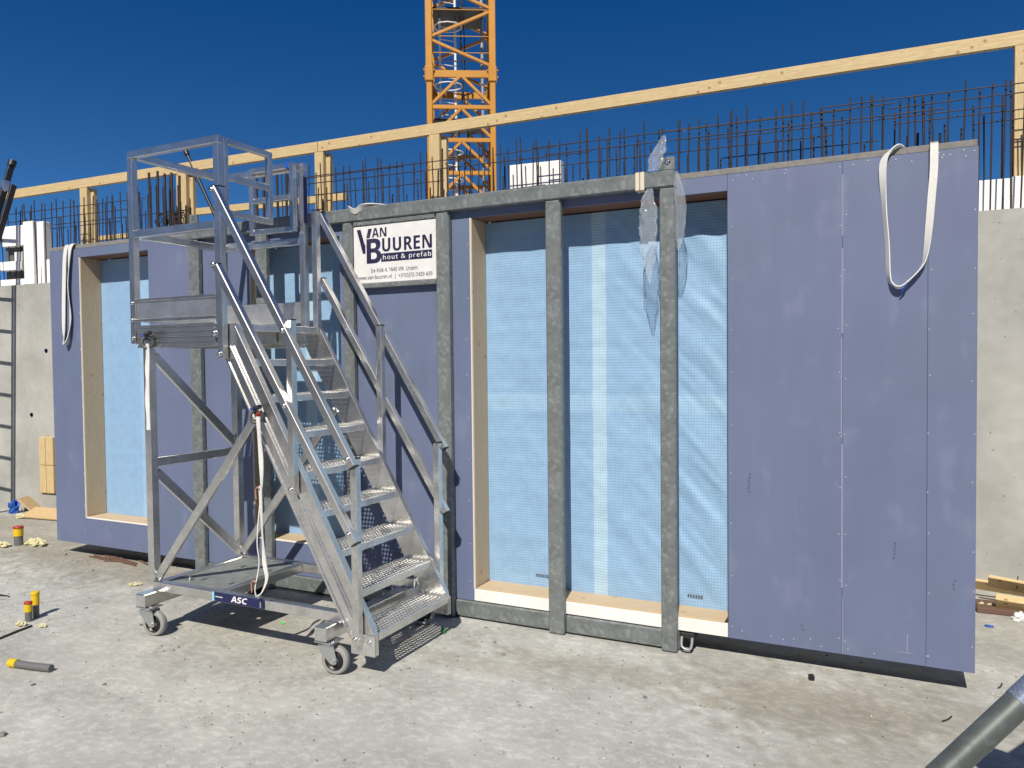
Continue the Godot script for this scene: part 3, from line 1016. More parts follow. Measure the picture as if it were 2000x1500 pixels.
	for q in [[-0.228, 0.12, 0.004, 0.28], [0.06, 0.17, 0.006, 0.09], [0.02, 0.165, 0.07, 0.005], [-0.22, 0.7, 0.03, 0.002], [-0.236, 1.2, 0.007, 0.5], [-0.233, 0.45, 0.008, 0.72], [-0.2335, 1.72, 0.008, 0.42], [-0.232, 2.2, 0.006, 0.3]]:
		quad(ch, Vector3(q[0], q[1], 0.0012), Vector3(q[0] + q[2], q[1], 0.0012), Vector3(q[0] + q[2], q[1] + q[3], 0.0012), Vector3(q[0], q[1] + q[3], 0.0012), Vector3.BACK)
	part(t, "filler_marks", ch, plain(lin(0.22, 0.24, 0.34), 0.8))

# ------------------------------------------------------------------ galvanised transport frame
func build_frame() -> void:
	var t := thing("transport_frame", "galvanised steel transport frame of posts and beams clamped to the lilac panel", "steel frame", Vector3(-2.9, 0, 0.03))
	var z0 := 0.0035
	var z1 := 0.047
	var posts := [[-4.712, -4.607], [-4.046, -3.945], [-3.274, -3.194], [-2.552, -2.458], [-1.810, -1.714], [-1.138, -1.052]]
	for q in posts:
		box_part(t, "post", Vector3(q[0], 0.004, z0), Vector3(q[1], 2.521, z1), M.galv, 0.007)
	for k in posts.size():
		# small round gussets where posts meet the beam
		for x in [posts[k][0], posts[k][1]]:
			var gs := S()
			lathe(gs, Transform3D(Basis(Vector3.RIGHT, Vector3.BACK, Vector3.DOWN), Vector3(x, 2.519, z1)), [[0.0, 0.003], [0.007, 0.003], [0.008, -0.002]], 8)
			part(t, "weld_spot", gs, M.black_steel)
	box_part(t, "top_beam", Vector3(-4.75, 2.525, z0), Vector3(-1.052, 2.614, z1 + 0.003), M.galv, 0.007)
	for q in [[-4.71, -4.63, 2.715], [-1.137, -1.056, 2.69]]:
		var lug := box_part(t, "lifting_lug", Vector3(q[0], 2.617, 0.006), Vector3(q[1], q[2], 0.028), M.galv, 0.004)
		var bs := S()
		lathe(bs, Transform3D(Basis(Vector3.RIGHT, Vector3.BACK, Vector3.DOWN), Vector3((q[0] + q[1]) * 0.5, q[2] - 0.03, 0.028)), [[0.0, 0.006], [0.011, 0.006], [0.013, 0.0], [0.018, 0.0]], 6)
		part(lug, "bolt", bs, M.zinc)
	# the panel stands on the foot beam, interrupted by the posts
	var xs := [-4.607, -4.046, -3.945, -3.274, -3.194, -2.552, -2.458, -1.810, -1.714, -1.138]
	for k in range(0, xs.size(), 2):
		box_part(t, "foot_beam", Vector3(xs[k] + 0.001, 0.012, -0.07), Vector3(xs[k + 1] - 0.001, 0.112, 0.018), M.galv, 0.006)
	for x in [-4.66, -3.995, -3.234, -2.505, -1.76, -1.095]:
		box_part(t, "foot_bearer", Vector3(x - 0.045, 0.006, -0.30), Vector3(x + 0.045, 0.110, 0.0015), M.galv, 0.006)
	# ratchet shackle under the right foot
	var rs := S()
	tube(rs, smooth_path([Vector3(-1.035, 0.085, 0.0), Vector3(-1.03, 0.035, 0.02), Vector3(-0.985, 0.028, 0.02), Vector3(-0.978, 0.085, 0.0)], 4), 0.008, 8)
	part(t, "shackle", rs, M.steel_grey)
	box_part(t, "shackle_plate", Vector3(-1.045, 0.078, -0.08), Vector3(-0.965, 0.108, 0.004), M.black_steel, 0.004)

# ------------------------------------------------------------------ sign
func fit_text(parent: Node3D, words: String, x0: float, x1: float, y0: float, y1: float, z: float, mat: Material, bold := 0.0, slant := 0.0, space := 0) -> MeshInstance3D:
	var f := SystemFont.new()
	f.font_names = PackedStringArray(["Droid Sans"])
	f.font_weight = 700 if bold > 0.0 else 400
	var v := FontVariation.new()
	v.base_font = f
	v.spacing_glyph = space
	var tm := TextMesh.new()
	tm.text = words
	tm.font = v
	tm.font_size = 64
	tm.pixel_size = 0.01
	tm.depth = 0.02
	tm.curve_step = 1.0
	var bb := tm.get_aabb()
	var sx := (x1 - x0) / bb.size.x
	var sy := (y1 - y0) / bb.size.y
	var sz := 0.0012 / 0.02
	var b := Basis(Vector3(sx, 0, 0), Vector3(slant * sy, sy, 0), Vector3(0, 0, sz))
	var c := bb.get_center()
	return inst(parent, "lettering", tm, mat, Transform3D(b, Vector3((x0 + x1) * 0.5, (y0 + y1) * 0.5, z) - b * c))

func build_sign() -> void:
	var x0 := -3.190
	var x1 := -2.556
	var y0 := 2.118
	var y1 := 2.492
	var t := thing("sign_board", "white company sign with navy lettering bolted into the galvanised frame", "sign", Vector3((x0 + x1) * 0.5, y0, 0.04))
	box_part(t, "plate", Vector3(x0, y0, 0.026), Vector3(x1, y1, 0.034), M.sign_white, 0.002)
	for q in [[y1 + 0.001, 2.522], [2.084, y0 - 0.001]]:
		box_part(t, "mounting_strip", Vector3(x0 - 0.001, q[0], 0.012), Vector3(x1 + 0.001, q[1], 0.042), M.galv, 0.004)
		for k in 3:
			var bs := S()
			lathe(bs, Transform3D(Basis(Vector3.RIGHT, Vector3.BACK, Vector3.DOWN), Vector3(x0 + 0.06 + k * 0.25, (q[0] + q[1]) * 0.5, 0.042)), [[0.0, 0.005], [0.006, 0.005], [0.0075, 0.0]], 6)
			part(t, "bolt", bs, M.steel_grey)
	var w := x1 - x0
	var h := y1 - y0
	var X := func(u: float) -> float: return x0 + w * u
	var Y := func(v: float) -> float: return y1 - h * v
	var z := 0.0350
	# big V and B
	var vs := S()
	prism(vs, PackedVector2Array([Vector2(X.call(0.045), Y.call(0.06)), Vector2(X.call(0.092), Y.call(0.06)), Vector2(X.call(0.142), Y.call(0.33)), Vector2(X.call(0.150), Y.call(0.33)), Vector2(X.call(0.150), Y.call(0.48)), Vector2(X.call(0.118), Y.call(0.48))]), z, z + 0.0012)
	prism(vs, PackedVector2Array([Vector2(X.call(0.19), Y.call(0.06)), Vector2(X.call(0.235), Y.call(0.06)), Vector2(X.call(0.205), Y.call(0.215)), Vector2(X.call(0.165), Y.call(0.215))]), z, z + 0.0012)
	part(t, "lettering", vs, M.ink)
	fit_text(t, "AN", X.call(0.235), X.call(0.415), Y.call(0.215), Y.call(0.055), z, M.ink, 1.2)
	fit_text(t, "B", X.call(0.165), X.call(0.345), Y.call(0.66), Y.call(0.235), z, M.ink, 1.6)
	fit_text(t, "UUREN", X.call(0.36), X.call(0.955), Y.call(0.475), Y.call(0.245), z, M.ink, 1.4)
	box_part(t, "name_bar", Vector3(X.call(0.345), Y.call(0.645), z - 0.0005), Vector3(X.call(0.955), Y.call(0.505), z + 0.0008), M.ink, 0.0)
	fit_text(t, "hout & prefab", X.call(0.37), X.call(0.945), Y.call(0.635), Y.call(0.53), z + 0.0012, M.white, 0.0, 0.0, 6)
	fit_text(t, "De Kolk 4, 1645 VM  Ursem", X.call(0.22), X.call(0.78), Y.call(0.83), Y.call(0.75), z, M.grey_ink)
	fit_text(t, "www.van-buuren.nl  |  +31(0)72-7439 439", X.call(0.05), X.call(0.955), Y.call(0.955), Y.call(0.865), z, M.grey_ink)

# ------------------------------------------------------------------ mobile stair
func bolt_at(parent: Node3D, p: Vector3, dir: Vector3, r := 0.012) -> void:
	var y := dir.normalized()
	var x := y.cross(Vector3(0.2, 0.9, 0.3)).normalized()
	inst(parent, "bolt", M.bolt_mesh, M.bolt, Transform3D(Basis(x, y, x.cross(y)) * Basis.from_scale(Vector3.ONE * (r / 0.012)), p))

func caster(t: Node3D, at: Vector3, spin: float) -> void:
	# at = middle of the mounting face above; wheel rolls about a level axle
	var B := Basis(Vector3.UP, spin)
	var xf := Transform3D(B, at)
	var g := Node3D.new()
	g.name = "caster"
	t.add_child(g, true)
	g.global_transform = Transform3D(Basis(), at)
	var st := S()
	bbox(st, Transform3D(Basis(), at + Vector3(0, -0.006, 0)), Vector3(0.115, 0.007, 0.10), 0.002)
	part(g, "mounting_plate", st, M.zinc)
	st = S()
	lathe(st, Transform3D(Basis(), at + Vector3(0, -0.024, 0)), [[0.0, 0.014], [0.036, 0.014], [0.04, 0.008], [0.038, -0.002], [0.03, -0.008]], 20)
	part(g, "swivel_race", st, M.zinc)
	var ctr := xf * Vector3(0.038, -0.178 + 0.075, 0)
	# fork cheeks
	st = S()
	for s in [-1.0, 1.0]:
		var poly := PackedVector2Array([Vector2(-0.045, -0.022), Vector2(0.042, -0.022), Vector2(0.058, -0.09), Vector2(0.056, -0.115), Vector2(0.038, -0.122), Vector2(0.02, -0.115), Vector2(-0.03, -0.062), Vector2(-0.047, -0.04)])
		var tmp := S()
		prism(tmp, poly, s * 0.031 - 0.002, s * 0.031 + 0.002)
		st.append_from(tmp.commit(), 0, xf)
	bbox(st, xf * Transform3D(Basis(), Vector3(-0.002, -0.024, 0)), Vector3(0.088, 0.005, 0.066), 0.001)
	part(g, "fork", st, M.zinc)
	var wx := Transform3D(B * Basis(Vector3.RIGHT, Vector3.BACK, Vector3.DOWN), ctr)
	st = S()
	lathe(st, wx, [[0.053, -0.021], [0.066, -0.021], [0.073, -0.015], [0.075, -0.006], [0.075, 0.006], [0.073, 0.015], [0.066, 0.021], [0.053, 0.021]], 36)
	part(g, "tyre", st, M.tyre)
	st = S()
	lathe(st, wx, [[0.012, -0.017], [0.03, -0.013], [0.04, -0.009], [0.048, -0.016], [0.0535, -0.019]], 30)
	lathe(st, wx, [[0.0535, 0.019], [0.048, 0.016], [0.04, 0.009], [0.03, 0.013], [0.012, 0.017]], 30)
	part(g, "wheel_disc", st, M.hub)
	st = S()
	lathe(st, wx, [[0.0, -0.04], [0.009, -0.04], [0.011, -0.034], [0.011, 0.034], [0.009, 0.04], [0.0, 0.04]], 12)
	lathe(st, wx, [[0.011, 0.019], [0.018, 0.019], [0.02, 0.016]], 16)
	part(g, "axle", st, M.bolt)

func build_stair() -> void:
	var bs := S()
	lathe(bs, Transform3D(), [[0.016, 0.0], [0.016, 0.002], [0.012, 0.003], [0.012, 0.008], [0.008, 0.011], [0.0, 0.012]], 8)
	M.bolt_mesh = bs.commit()
	var t := thing("mobile_stair", "aluminium mobile work platform stair on grey casters in front of the lilac panel", "mobile stair", Vector3(-3.2, 0, 0.65))
	var alu: Material = M.alu
	var zn0 := 0.985
	var zn1 := 1.02
	var zf0 := 0.285
	var zf1 := 0.315
	var rise := 0.1995
	var going := 0.1145
	# stringers: channel web with three ribs each
	var k := rise / going
	var lx := func(y: float) -> float: return -2.481 - (y - 0.166) / k
	var rx := func(y: float) -> float: return -2.337 - (y - 0.226) / k
	for side in [[zn0, zn1, 1.0], [zf0, zf1, -1.0]]:
		var st := S()
		prism(st, PackedVector2Array([Vector2(-2.482, 0.118), Vector2(-2.337, 0.118), Vector2(-2.337, 0.226), Vector2(rx.call(1.824), 1.824), Vector2(-3.40, 1.824), Vector2(-3.40, 1.76), Vector2(lx.call(0.166), 0.166)]), side[0] + 0.004, side[1] - 0.004)
		var sg := part(t, "stringer", st, M.alu_bright)
		var zo: float = side[1] if side[2] > 0.0 else side[0]
		var zi: float = side[0] if side[2] > 0.0 else side[1]
		for f in [0.05, 0.43, 0.55]:
			var a0 := Vector3(lerpf(lx.call(0.24), rx.call(0.24), f), 0.24, zo - side[2] * 0.001)
			var a1 := Vector3(lerpf(lx.call(1.70), rx.call(1.70), f), 1.70, zo - side[2] * 0.001)
			var rb := S()
			bar(rb, a0, a1, 0.009, 0.007 if f > 0.1 else 0.012, Vector3(0.87, 0.5, 0), 0.0008)
			part(sg, "rib", rb, M.alu)
		var fp := S()
		slab(fp, Vector3(-2.484, 0.116, minf(zo, zo + side[2] * 0.004)), Vector3(-2.335, 0.222, maxf(zo, zo + side[2] * 0.004)), 0.003)
		part(t, "foot_plate", fp, M.alu_sheet)
		var lip := S()
		bar(lip, Vector3(rx.call(0.24), 0.24, (side[0] + side[1]) * 0.5), Vector3(rx.call(1.81), 1.81, (side[0] + side[1]) * 0.5), side[1] - side[0] + 0.004, 0.006, Vector3(0.87, 0.5, 0), 0.002)
		part(sg, "edge_flange", lip, M.alu)
		bolt_at(t, Vector3(-2.37, 0.185, zo + side[2] * 0.004), Vector3(0, 0, side[2]), 0.010)
	# eight punched treads
	var ts := S()
	punched(ts, -0.195, 0.0, zf1 + 0.001, zn0 - 0.001, 0.0, 0.026, 0.0098, 0.003)
	var tread_mesh := ts.commit()
	var ns := S()
	slab(ns, Vector3(-0.004, -0.036, zf1 + 0.001), Vector3(0.003, 0.001, zn0 - 0.001), 0.0015)
	var nose_mesh := ns.commit()
	var ks := S()
	slab(ks, Vector3(-0.198, -0.034, zf1 + 0.001), Vector3(-0.193, 0.001, zn0 - 0.001), 0.0015)
	var back_mesh := ks.commit()
	for i in 8:
		var o := Vector3(-2.337 - going * i, 0.227 + rise * i, 0)
		var tr := inst(t, "tread", tread_mesh, M.alu_sheet, Transform3D(Basis(), o))
		inst(tr, "nosing", nose_mesh, M.alu_sheet, Transform3D(Basis(), o))
		inst(tr, "rear_edge", back_mesh, M.alu_sheet, Transform3D(Basis(), o))
		for z in [zf1 + 0.03, zn0 - 0.03]:
			bolt_at(tr, o + Vector3(-0.03, 0.001, z), Vector3.UP, 0.007)
	# platform deck
	var ds := S()
	punched(ds, -4.03, -3.256, zf1 + 0.001, zn0 - 0.001, 1.822, 0.026, 0.0085, 0.0025)
	var deck := part(t, "deck", ds, M.alu_sheet)
	box_part(deck, "nosing", Vector3(-3.262, 1.786, zf1 + 0.001), Vector3(-3.254, 1.826, zn0 - 0.001), M.alu_sheet, 0.0015)
	for side in [[0.984, 1.022, 1.0], [0.283, 0.316, -1.0]]:
		var zo: float = side[1] if side[2] > 0.0 else side[0]
		var ch := box_part(t, "deck_channel", Vector3(-4.03, 1.702, side[0] + 0.006), Vector3(-3.402, 1.832, side[1] - 0.006), M.alu, 0.003)
		for y in [1.708, 1.742, 1.768, 1.80, 1.828]:
			var rb := S()
			slab(rb, Vector3(-4.03, y - 0.007, zo - 0.007), Vector3(-3.402, y + 0.007, zo), 0.003)
			part(ch, "rib", rb, M.alu)
		# toe boards
		var tb := box_part(t, "toe_board", Vector3(-4.06, 1.858, zo - side[2] * 0.028 - 0.003), Vector3(-3.402, 1.992, zo - side[2] * 0.028 + 0.003), M.alu_sheet, 0.002)
		for y in [1.866, 1.986]:
			var rb2 := S()
			slab(rb2, Vector3(-4.06, y - 0.008, zo - side[2] * 0.020 - 0.006), Vector3(-3.402, y + 0.008, zo - side[2] * 0.020 + 0.006), 0.003)
			part(tb, "rib", rb2, M.alu_bright)
	box_part(t, "deck_end_channel", Vector3(-4.052, 1.704, 0.32), Vector3(-4.032, 1.830, 0.98), M.alu, 0.003)
	box_part(t, "toe_board", Vector3(-4.066, 1.858, 0.335), Vector3(-4.060, 1.992, 0.965), M.alu_sheet, 0.002)
	for x in [-3.98, -3.62]:
		box_part(t, "deck_joist", Vector3(x - 0.02, 1.735, zf1 + 0.002), Vector3(x + 0.02, 1.812, zn0 - 0.002), M.alu, 0.003)
	# guard rail posts and rails
	var q := 0.042
	var posts := [[-4.083, 0.988, 1.726], [-3.378, 0.988, 1.72], [-4.083, 0.300, 1.726], [-3.378, 0.300, 1.72]]
	for p in posts:
		bar_part(t, "guard_post", Vector3(p[0], p[2], p[1]), Vector3(p[0], 2.830, p[1]), q, q, alu, Vector3.BACK)
	for y in [2.851, 2.380]:
		var h := q if y > 2.5 else q + 0.004
		for z in [0.988, 0.300]:
			bar_part(t, "guard_rail", Vector3(-4.104 if y > 2.5 else -4.061, y, z), Vector3(-3.357 if y > 2.5 else -3.40, y, z), q - 0.002, h, alu)
		bar_part(t, "guard_rail", Vector3(-4.083, y, 0.322), Vector3(-4.083, y, 0.966), q - 0.002, h, alu)
	for z in [1.0105, 0.278]:
		for y in [1.97, 1.87, 1.76]:
			bolt_at(t, Vector3(-4.083, y, z), Vector3(0, 0, 1 if z > 0.6 else -1), 0.010)
		bolt_at(t, Vector3(-3.378, 1.76, z), Vector3(0, 0, 1 if z > 0.6 else -1), 0.010)
	# swing gates: near leaf closed, far leaf folded open along the far rail
	var g := 0.034
	for leaf in 2:
		var L := func(a: float, y: float) -> Vector3:
			return Vector3(-3.372, y, 0.950 - a) if leaf == 0 else Vector3(-3.412 - a, y, 0.352)
		var gate := Node3D.new()
		gate.name = "gate_leaf"
		t.add_child(gate, true)
		gate.global_position = L.call(0.0, 2.43)
		var across := Vector3.RIGHT if leaf == 0 else Vector3.BACK
		bar_part(gate, "stile", L.call(0.0, 2.437), L.call(0.0, 2.868), g, g, alu, across)
		bar_part(gate, "stile", L.call(0.345, 2.437), L.call(0.345, 2.868), g, g, alu, across)
		for y in [2.853, 2.655, 2.452]:
			bar_part(gate, "gate_rail", L.call(0.018, y), L.call(0.327, y), g - 0.002, g, alu)
		for y in [2.50, 2.80]:
			var hg := S()
			tube(hg, [L.call(-0.024, y - 0.035), L.call(-0.024, y + 0.035)], 0.009, 8)
			part(gate, "hinge", hg, M.zinc)
		if leaf == 1:
			var tp := S()
			bar(tp, L.call(0.02, 2.853), L.call(0.05, 2.853), g + 0.002, g + 0.004)
			part(gate, "tape_wrap", tp, M.blue)
	# stair hand rails on both sides
	for side in [1.0, -1.0]:
		var zp := 1.0435 if side > 0.0 else 0.2615
		var zr := 1.0855 if side > 0.0 else 0.2195
		var r := 0.040
		for p in [[-3.312, 1.632, 2.572], [-2.825, 0.912, 1.828], [-2.424, 0.178, 1.122]]:
			var po := bar_part(t, "hand_rail_post", Vector3(p[0], p[1], zp), Vector3(p[0], p[2], zp), r, r, alu, Vector3.BACK)
			box_part(po, "end_cap", Vector3(p[0] - 0.0215, p[2], zp - 0.0215), Vector3(p[0] + 0.0215, p[2] + 0.004, zp + 0.0215), M.hub, 0.001)
			bolt_at(po, Vector3(p[0] - 0.005, p[1] + 0.025, zp + side * 0.020), Vector3(0, 0, side), 0.012)
		for rl in [[Vector2(-3.312, 2.557), Vector2(-2.400, 1.083)], [Vector2(-3.300, 2.135), Vector2(-2.394, 0.700)]]:
			var a := Vector3(rl[0].x, rl[0].y, zr)
			var b := Vector3(rl[1].x, rl[1].y, zr)
			var hr := bar_part(t, "hand_rail", a, b, r, r, alu, Vector3(0.85, 0.53, 0))
			var d := (b - a).normalized()
			for e in [[a, -1.0], [b, 1.0]]:
				var cs := S()
				bar(cs, e[0] + d * e[1] * 0.0005, e[0] + d * e[1] * 0.005, r + 0.002, r + 0.002, Vector3(0.85, 0.53, 0), 0.001)
				part(hr, "end_cap", cs, M.hub)
			for px in [-3.305, -2.825, -2.424]:
				var f: float = (px - a.x) / (b.x - a.x)
				bolt_at(hr, a.lerp(b, f) + Vector3(0, 0, side * 0.020), Vector3(0, 0, side), 0.011)
	for c in [[-3.36, 1.775, 1.022]]:
		box_part(t, "clamp", Vector3(c[0] - 0.04, c[1] - 0.02, 1.023), Vector3(c[0] + 0.045, c[1] + 0.02, 1.030), M.alu_bright, 0.004)
		bolt_at(t, Vector3(c[0] - 0.028, c[1], 1.030), Vector3.BACK, 0.013)
	# legs and bracing under the platform
	for z in [0.985, 0.312]:
		bar_part(t, "leg", Vector3(-3.975, 0.314, z), Vector3(-3.975, 1.701, z), 0.05, 0.05, alu, Vector3.BACK)
		bar_part(t, "brace", Vector3(-3.945, 0.33, z), Vector3(-3.135, 1.31, z), 0.024, 0.05, alu, Vector3(-0.7, 0.7, 0))
	bar_part(t, "brace", Vector3(-3.975, 1.655, 0.955), Vector3(-3.975, 1.075, 0.34), 0.024, 0.055, alu, Vector3(0, 0.7, 0.7))
	bar_part(t, "brace", Vector3(-3.975, 1.018, 0.958), Vector3(-3.975, 1.018, 0.338), 0.024, 0.055, alu)
	bar_part(t, "brace", Vector3(-3.975, 0.955, 0.955), Vector3(-3.975, 0.36, 0.34), 0.024, 0.055, alu, Vector3(0, 0.7, 0.7))
	# wheeled base
	for z in [[0.965, 1.012], [0.288, 0.335]]:
		box_part(t, "base_rail", Vector3(-3.965, 0.2555, z[0]), Vector3(-2.552, 0.312, z[1]), alu, 0.004)
	for x in [-3.93, -3.43]:
		box_part(t, "base_cross_tube", Vector3(x - 0.025, 0.258, 0.337), Vector3(x + 0.025, 0.310, 0.963), alu, 0.004)
	for x in [-3.963, -2.62]:
		var og := box_part(t, "outrigger", Vector3(x - 0.038, 0.179, 0.18), Vector3(x + 0.038, 0.2545, 1.10), alu, 0.004)
		for z in [0.1795, 1.098]:
			box_part(og, "end_plug", Vector3(x - 0.034, 0.183, z), Vector3(x + 0.034, 0.2505, z + 0.004), M.alu_sheet, 0.001)
		for z in [1.045, 0.235]:
			caster(t, Vector3(x + 0.012, 0.178, z), 0.18 if z > 0.6 else 0.5)
			for dx in [-0.04, 0.055]:
				bolt_at(t, Vector3(x + 0.012 + dx, 0.1795, z + 0.04), Vector3.UP, 0.009)
	# ballast plates with slots: four plates, each a frame of strips round its slot
	for i in 2:
		for j in 2:
			var bx0 := -3.903 + i * 0.225
			var bz0 := 0.34 + j * 0.312
			var bp := S()
			var x1 := bx0 + 0.222
			var z1 := bz0 + 0.309
			var sx0 := bx0 + 0.14
			var sz0 := bz0 + 0.13
			slab(bp, Vector3(bx0, 0.262, bz0), Vector3(sx0, 0.300, z1), 0.004)
			slab(bp, Vector3(sx0 + 0.03, 0.262, bz0), Vector3(x1, 0.300, z1), 0.004)
			slab(bp, Vector3(sx0 - 0.0001, 0.2625, bz0 + 0.001), Vector3(sx0 + 0.0301, 0.2995, sz0), 0.0)
			slab(bp, Vector3(sx0 - 0.0001, 0.2625, sz0 + 0.06), Vector3(sx0 + 0.0301, 0.2995, z1 - 0.001), 0.0)
			part(t, "ballast_plate", bp, M.ballast)
	var hs := S()
	lathe(hs, Transform3D(Basis(), Vector3(-3.80, 0.300, 0.88)), [[0.024, 0.0], [0.024, 0.004], [0.012, 0.006], [0.012, 0.014], [0.006, 0.016], [0.006, 0.04], [0.0, 0.042]], 10)
	part(t, "threaded_stud", hs, M.bolt)
	# maker's label on the near base rail
	var lb := box_part(t, "label_plate", Vector3(-3.455, 0.2585, 1.0125), Vector3(-3.075, 0.3095, 1.0135), M.navy, 0.0)
	box_part(lb, "label_stripe", Vector3(-3.470, 0.2585, 1.0125), Vector3(-3.4555, 0.3095, 1.0135), M.pale_blue, 0.0)
	fit_text(lb, "ASC", -3.322, -3.205, 0.268, 0.302, 1.0142, M.white, 1.6, 0.22)
	fit_text(lb, "INDUSTRIAL", -3.445, -3.388, 0.282, 0.288, 1.0142, M.white, 0.4)
	box_part(lb, "label_emblem", Vector3(-3.112, 0.264, 1.0136), Vector3(-3.102, 0.298, 1.0142), M.steel_grey, 0.0)
	# small warning label hung at the far gate post
	box_part(t, "warning_plate", Vector3(-3.352, 2.49, 0.296), Vector3(-3.348, 2.78, 0.326), M.navy, 0.0)

# ------------------------------------------------------------------ lifting slings and straps
func shackle(parent: Node3D, at: Vector3, tape: Array) -> void:
	var st := S()
	var pts := []
	for i in 13:
		var a := -0.5 * PI - 0.75 * PI + i * (1.5 * PI / 12.0)
		pts.append(at + Vector3(cos(a) * 0.030 + 0.004, -0.045 + sin(a) * 0.036 * -1.0 * -1.0, 0.016 * sin(i * 0.5)))
	tube(st, pts, 0.009, 9)
	part(parent, "shackle_bow", st, M.shackle)
	st = S()
	tube(st, [at + Vector3(-0.036, -0.008, -0.012), at + Vector3(0.045, 0.006, 0.012)], 0.012, 10)
	part(parent, "shackle_pin", st, M.black_steel)
	for k in tape.size():
		var tp := S()
		tube(tp, [at + Vector3(-0.03 + k * 0.022, -0.010 - k * 0.012, -0.004), at + Vector3(-0.015 + k * 0.022, -0.013 - k * 0.014, 0.006)], 0.0115, 10)
		part(parent, "tape_wrap", tp, tape[k])

func build_slings() -> void:
	var R := [Vector3(0.03, 2.604, -0.03), Vector3(0.005, 2.603, 0.004), Vector3(-0.034, 2.57, 0.022), Vector3(-0.051, 2.502, 0.020), Vector3(-0.044, 2.330, 0.012), Vector3(-0.030, 2.134, 0.010), Vector3(-0.023, 1.987, 0.016), Vector3(-0.003, 1.946, 0.022), Vector3(0.023, 1.935, 0.026), Vector3(0.052, 1.951, 0.026), Vector3(0.114, 2.022, 0.020), Vector3(0.133, 2.086, 0.016), Vector3(0.147, 2.216, 0.010), Vector3(0.157, 2.358, 0.009), Vector3(0.165, 2.476, 0.011), Vector3(0.166, 2.585, 0.010), Vector3(0.166, 2.606, -0.012), Vector3(0.166, 2.606, -0.2)]
	var A := [Vector3(0.7, 0, 0.7), Vector3(0.6, 0.6, 0.5), Vector3(0.8, 0.4, 0.4), Vector3(0.9, 0, 0.4), Vector3(0.5, 0, 0.8), Vector3(0.5, 0, 0.85), Vector3(0.4, 0.1, 0.9), Vector3(0.1, 0.1, 1), Vector3(0, 0.1, 1), Vector3(0.0, 0.1, 1), Vector3(0.1, -0.1, 1), Vector3(0.5, -0.1, 0.85), Vector3(0.85, 0, 0.5), Vector3(1, 0, 0.2), Vector3(1, 0, 0), Vector3(1, 0, 0), Vector3(1, 0, 0), Vector3(1, 0, 0)]
	var st := S()
	ribbon(st, smooth_path(R, 4), smooth_path(A, 4), 0.034)
	var o := thing("lifting_sling", "white webbing sling hanging in a wide loop over the lilac panel's bare right end", "sling", Vector3(0.06, 1.93, 0.02), "white lifting slings")
	part(o, "webbing", st, M.web)
	var th := S()
	tube(th, smooth_path([Vector3(0.055, 1.955, 0.03), Vector3(0.05, 1.94, 0.04), Vector3(0.035, 1.915, 0.03), Vector3(0.03, 1.90, 0.02)], 3), 0.004, 6)
	part(o, "loose_thread", th, M.blue)
	var L := [Vector3(-6.115, 2.604, -0.2), Vector3(-6.125, 2.604, -0.02), Vector3(-6.16, 2.56, 0.02), Vector3(-6.200, 2.259, 0.016), Vector3(-6.218, 1.919, 0.016), Vector3(-6.207, 1.80, 0.022), Vector3(-6.178, 1.782, 0.03), Vector3(-6.148, 1.832, 0.026), Vector3(-6.128, 2.001, 0.016), Vector3(-6.138, 2.256, 0.02), Vector3(-6.115, 2.509, 0.02), Vector3(-6.10, 2.602, 0.006), Vector3(-6.10, 2.608, -0.05)]
	var LA := [Vector3(1, 0, 0), Vector3(1, 0, 0), Vector3(1, 0, 0.1), Vector3(1, 0, 0.1), Vector3(1, 0, 0.2), Vector3(0.6, 0, 0.8), Vector3(0.2, 0, 1), Vector3(0.6, 0, 0.8), Vector3(0.9, 0, 0.4), Vector3(0.7, 0, 0.7), Vector3(0.95, 0, 0.3), Vector3(1, 0, 0), Vector3(1, 0, 0)]
	var s2 := S()
	ribbon(s2, smooth_path(L, 4), smooth_path(LA, 4), 0.05)
	var o2 := thing("lifting_sling", "white webbing sling hanging in a narrow loop beside the smooth blue window film", "sling", Vector3(-6.17, 1.78, 0.02), "white lifting slings")
	part(o2, "webbing", s2, M.web)
	# strap thrown over the top beam left of the sign
	var s3 := S()
	ribbon(s3, smooth_path([Vector3(-3.245, 2.617, -0.02), Vector3(-3.23, 2.621, 0.03), Vector3(-3.19, 2.602, 0.058), Vector3(-3.155, 2.588, 0.06), Vector3(-3.11, 2.608, 0.058), Vector3(-3.06, 2.625, 0.04), Vector3(-2.98, 2.621, 0.02), Vector3(-2.94, 2.619, -0.01)], 4), smooth_path([Vector3(0.3, 0, 1), Vector3(0.3, 0.5, 0.8), Vector3(0.2, 0.8, 0.5), Vector3(0.1, 0.9, 0.4), Vector3(0, 0.8, 0.6), Vector3(0, 0.3, 1), Vector3(0, 0.1, 1), Vector3(0, 0, 1)], 4), 0.036)
	single("webbing_strap", "white webbing strap lying folded over the top beam above the sign", "strap", s3, M.web)
	# cream strap wound twice round the top beam
	var s4 := S()
	for x in [-1.255, -1.228]:
		ribbon(s4, [Vector3(x, 2.617, 0.01), Vector3(x, 2.618, 0.053), Vector3(x, 2.521, 0.053), Vector3(x, 2.519, 0.01), Vector3(x, 2.519, 0.001), Vector3(x, 2.617, 0.001), Vector3(x, 2.617, 0.01)], [Vector3.RIGHT, Vector3.RIGHT, Vector3.RIGHT, Vector3.RIGHT, Vector3.RIGHT, Vector3.RIGHT, Vector3.RIGHT], 0.022, 0.002)
	single("beam_strap", "cream strap wound twice round the top beam beside the plastic bag", "strap", s4, M.web_cream)
	# shackles with hanging straps on the stair
	var h1 := thing("hanging_strap", "dark shackle with a short white strap hanging from the stair's platform corner", "strap", Vector3(-3.9, 1.22, 1.05))
	shackle(h1, Vector3(-3.915, 1.782, 1.048), [M.blue, M.black_steel])
	var s5 := S()
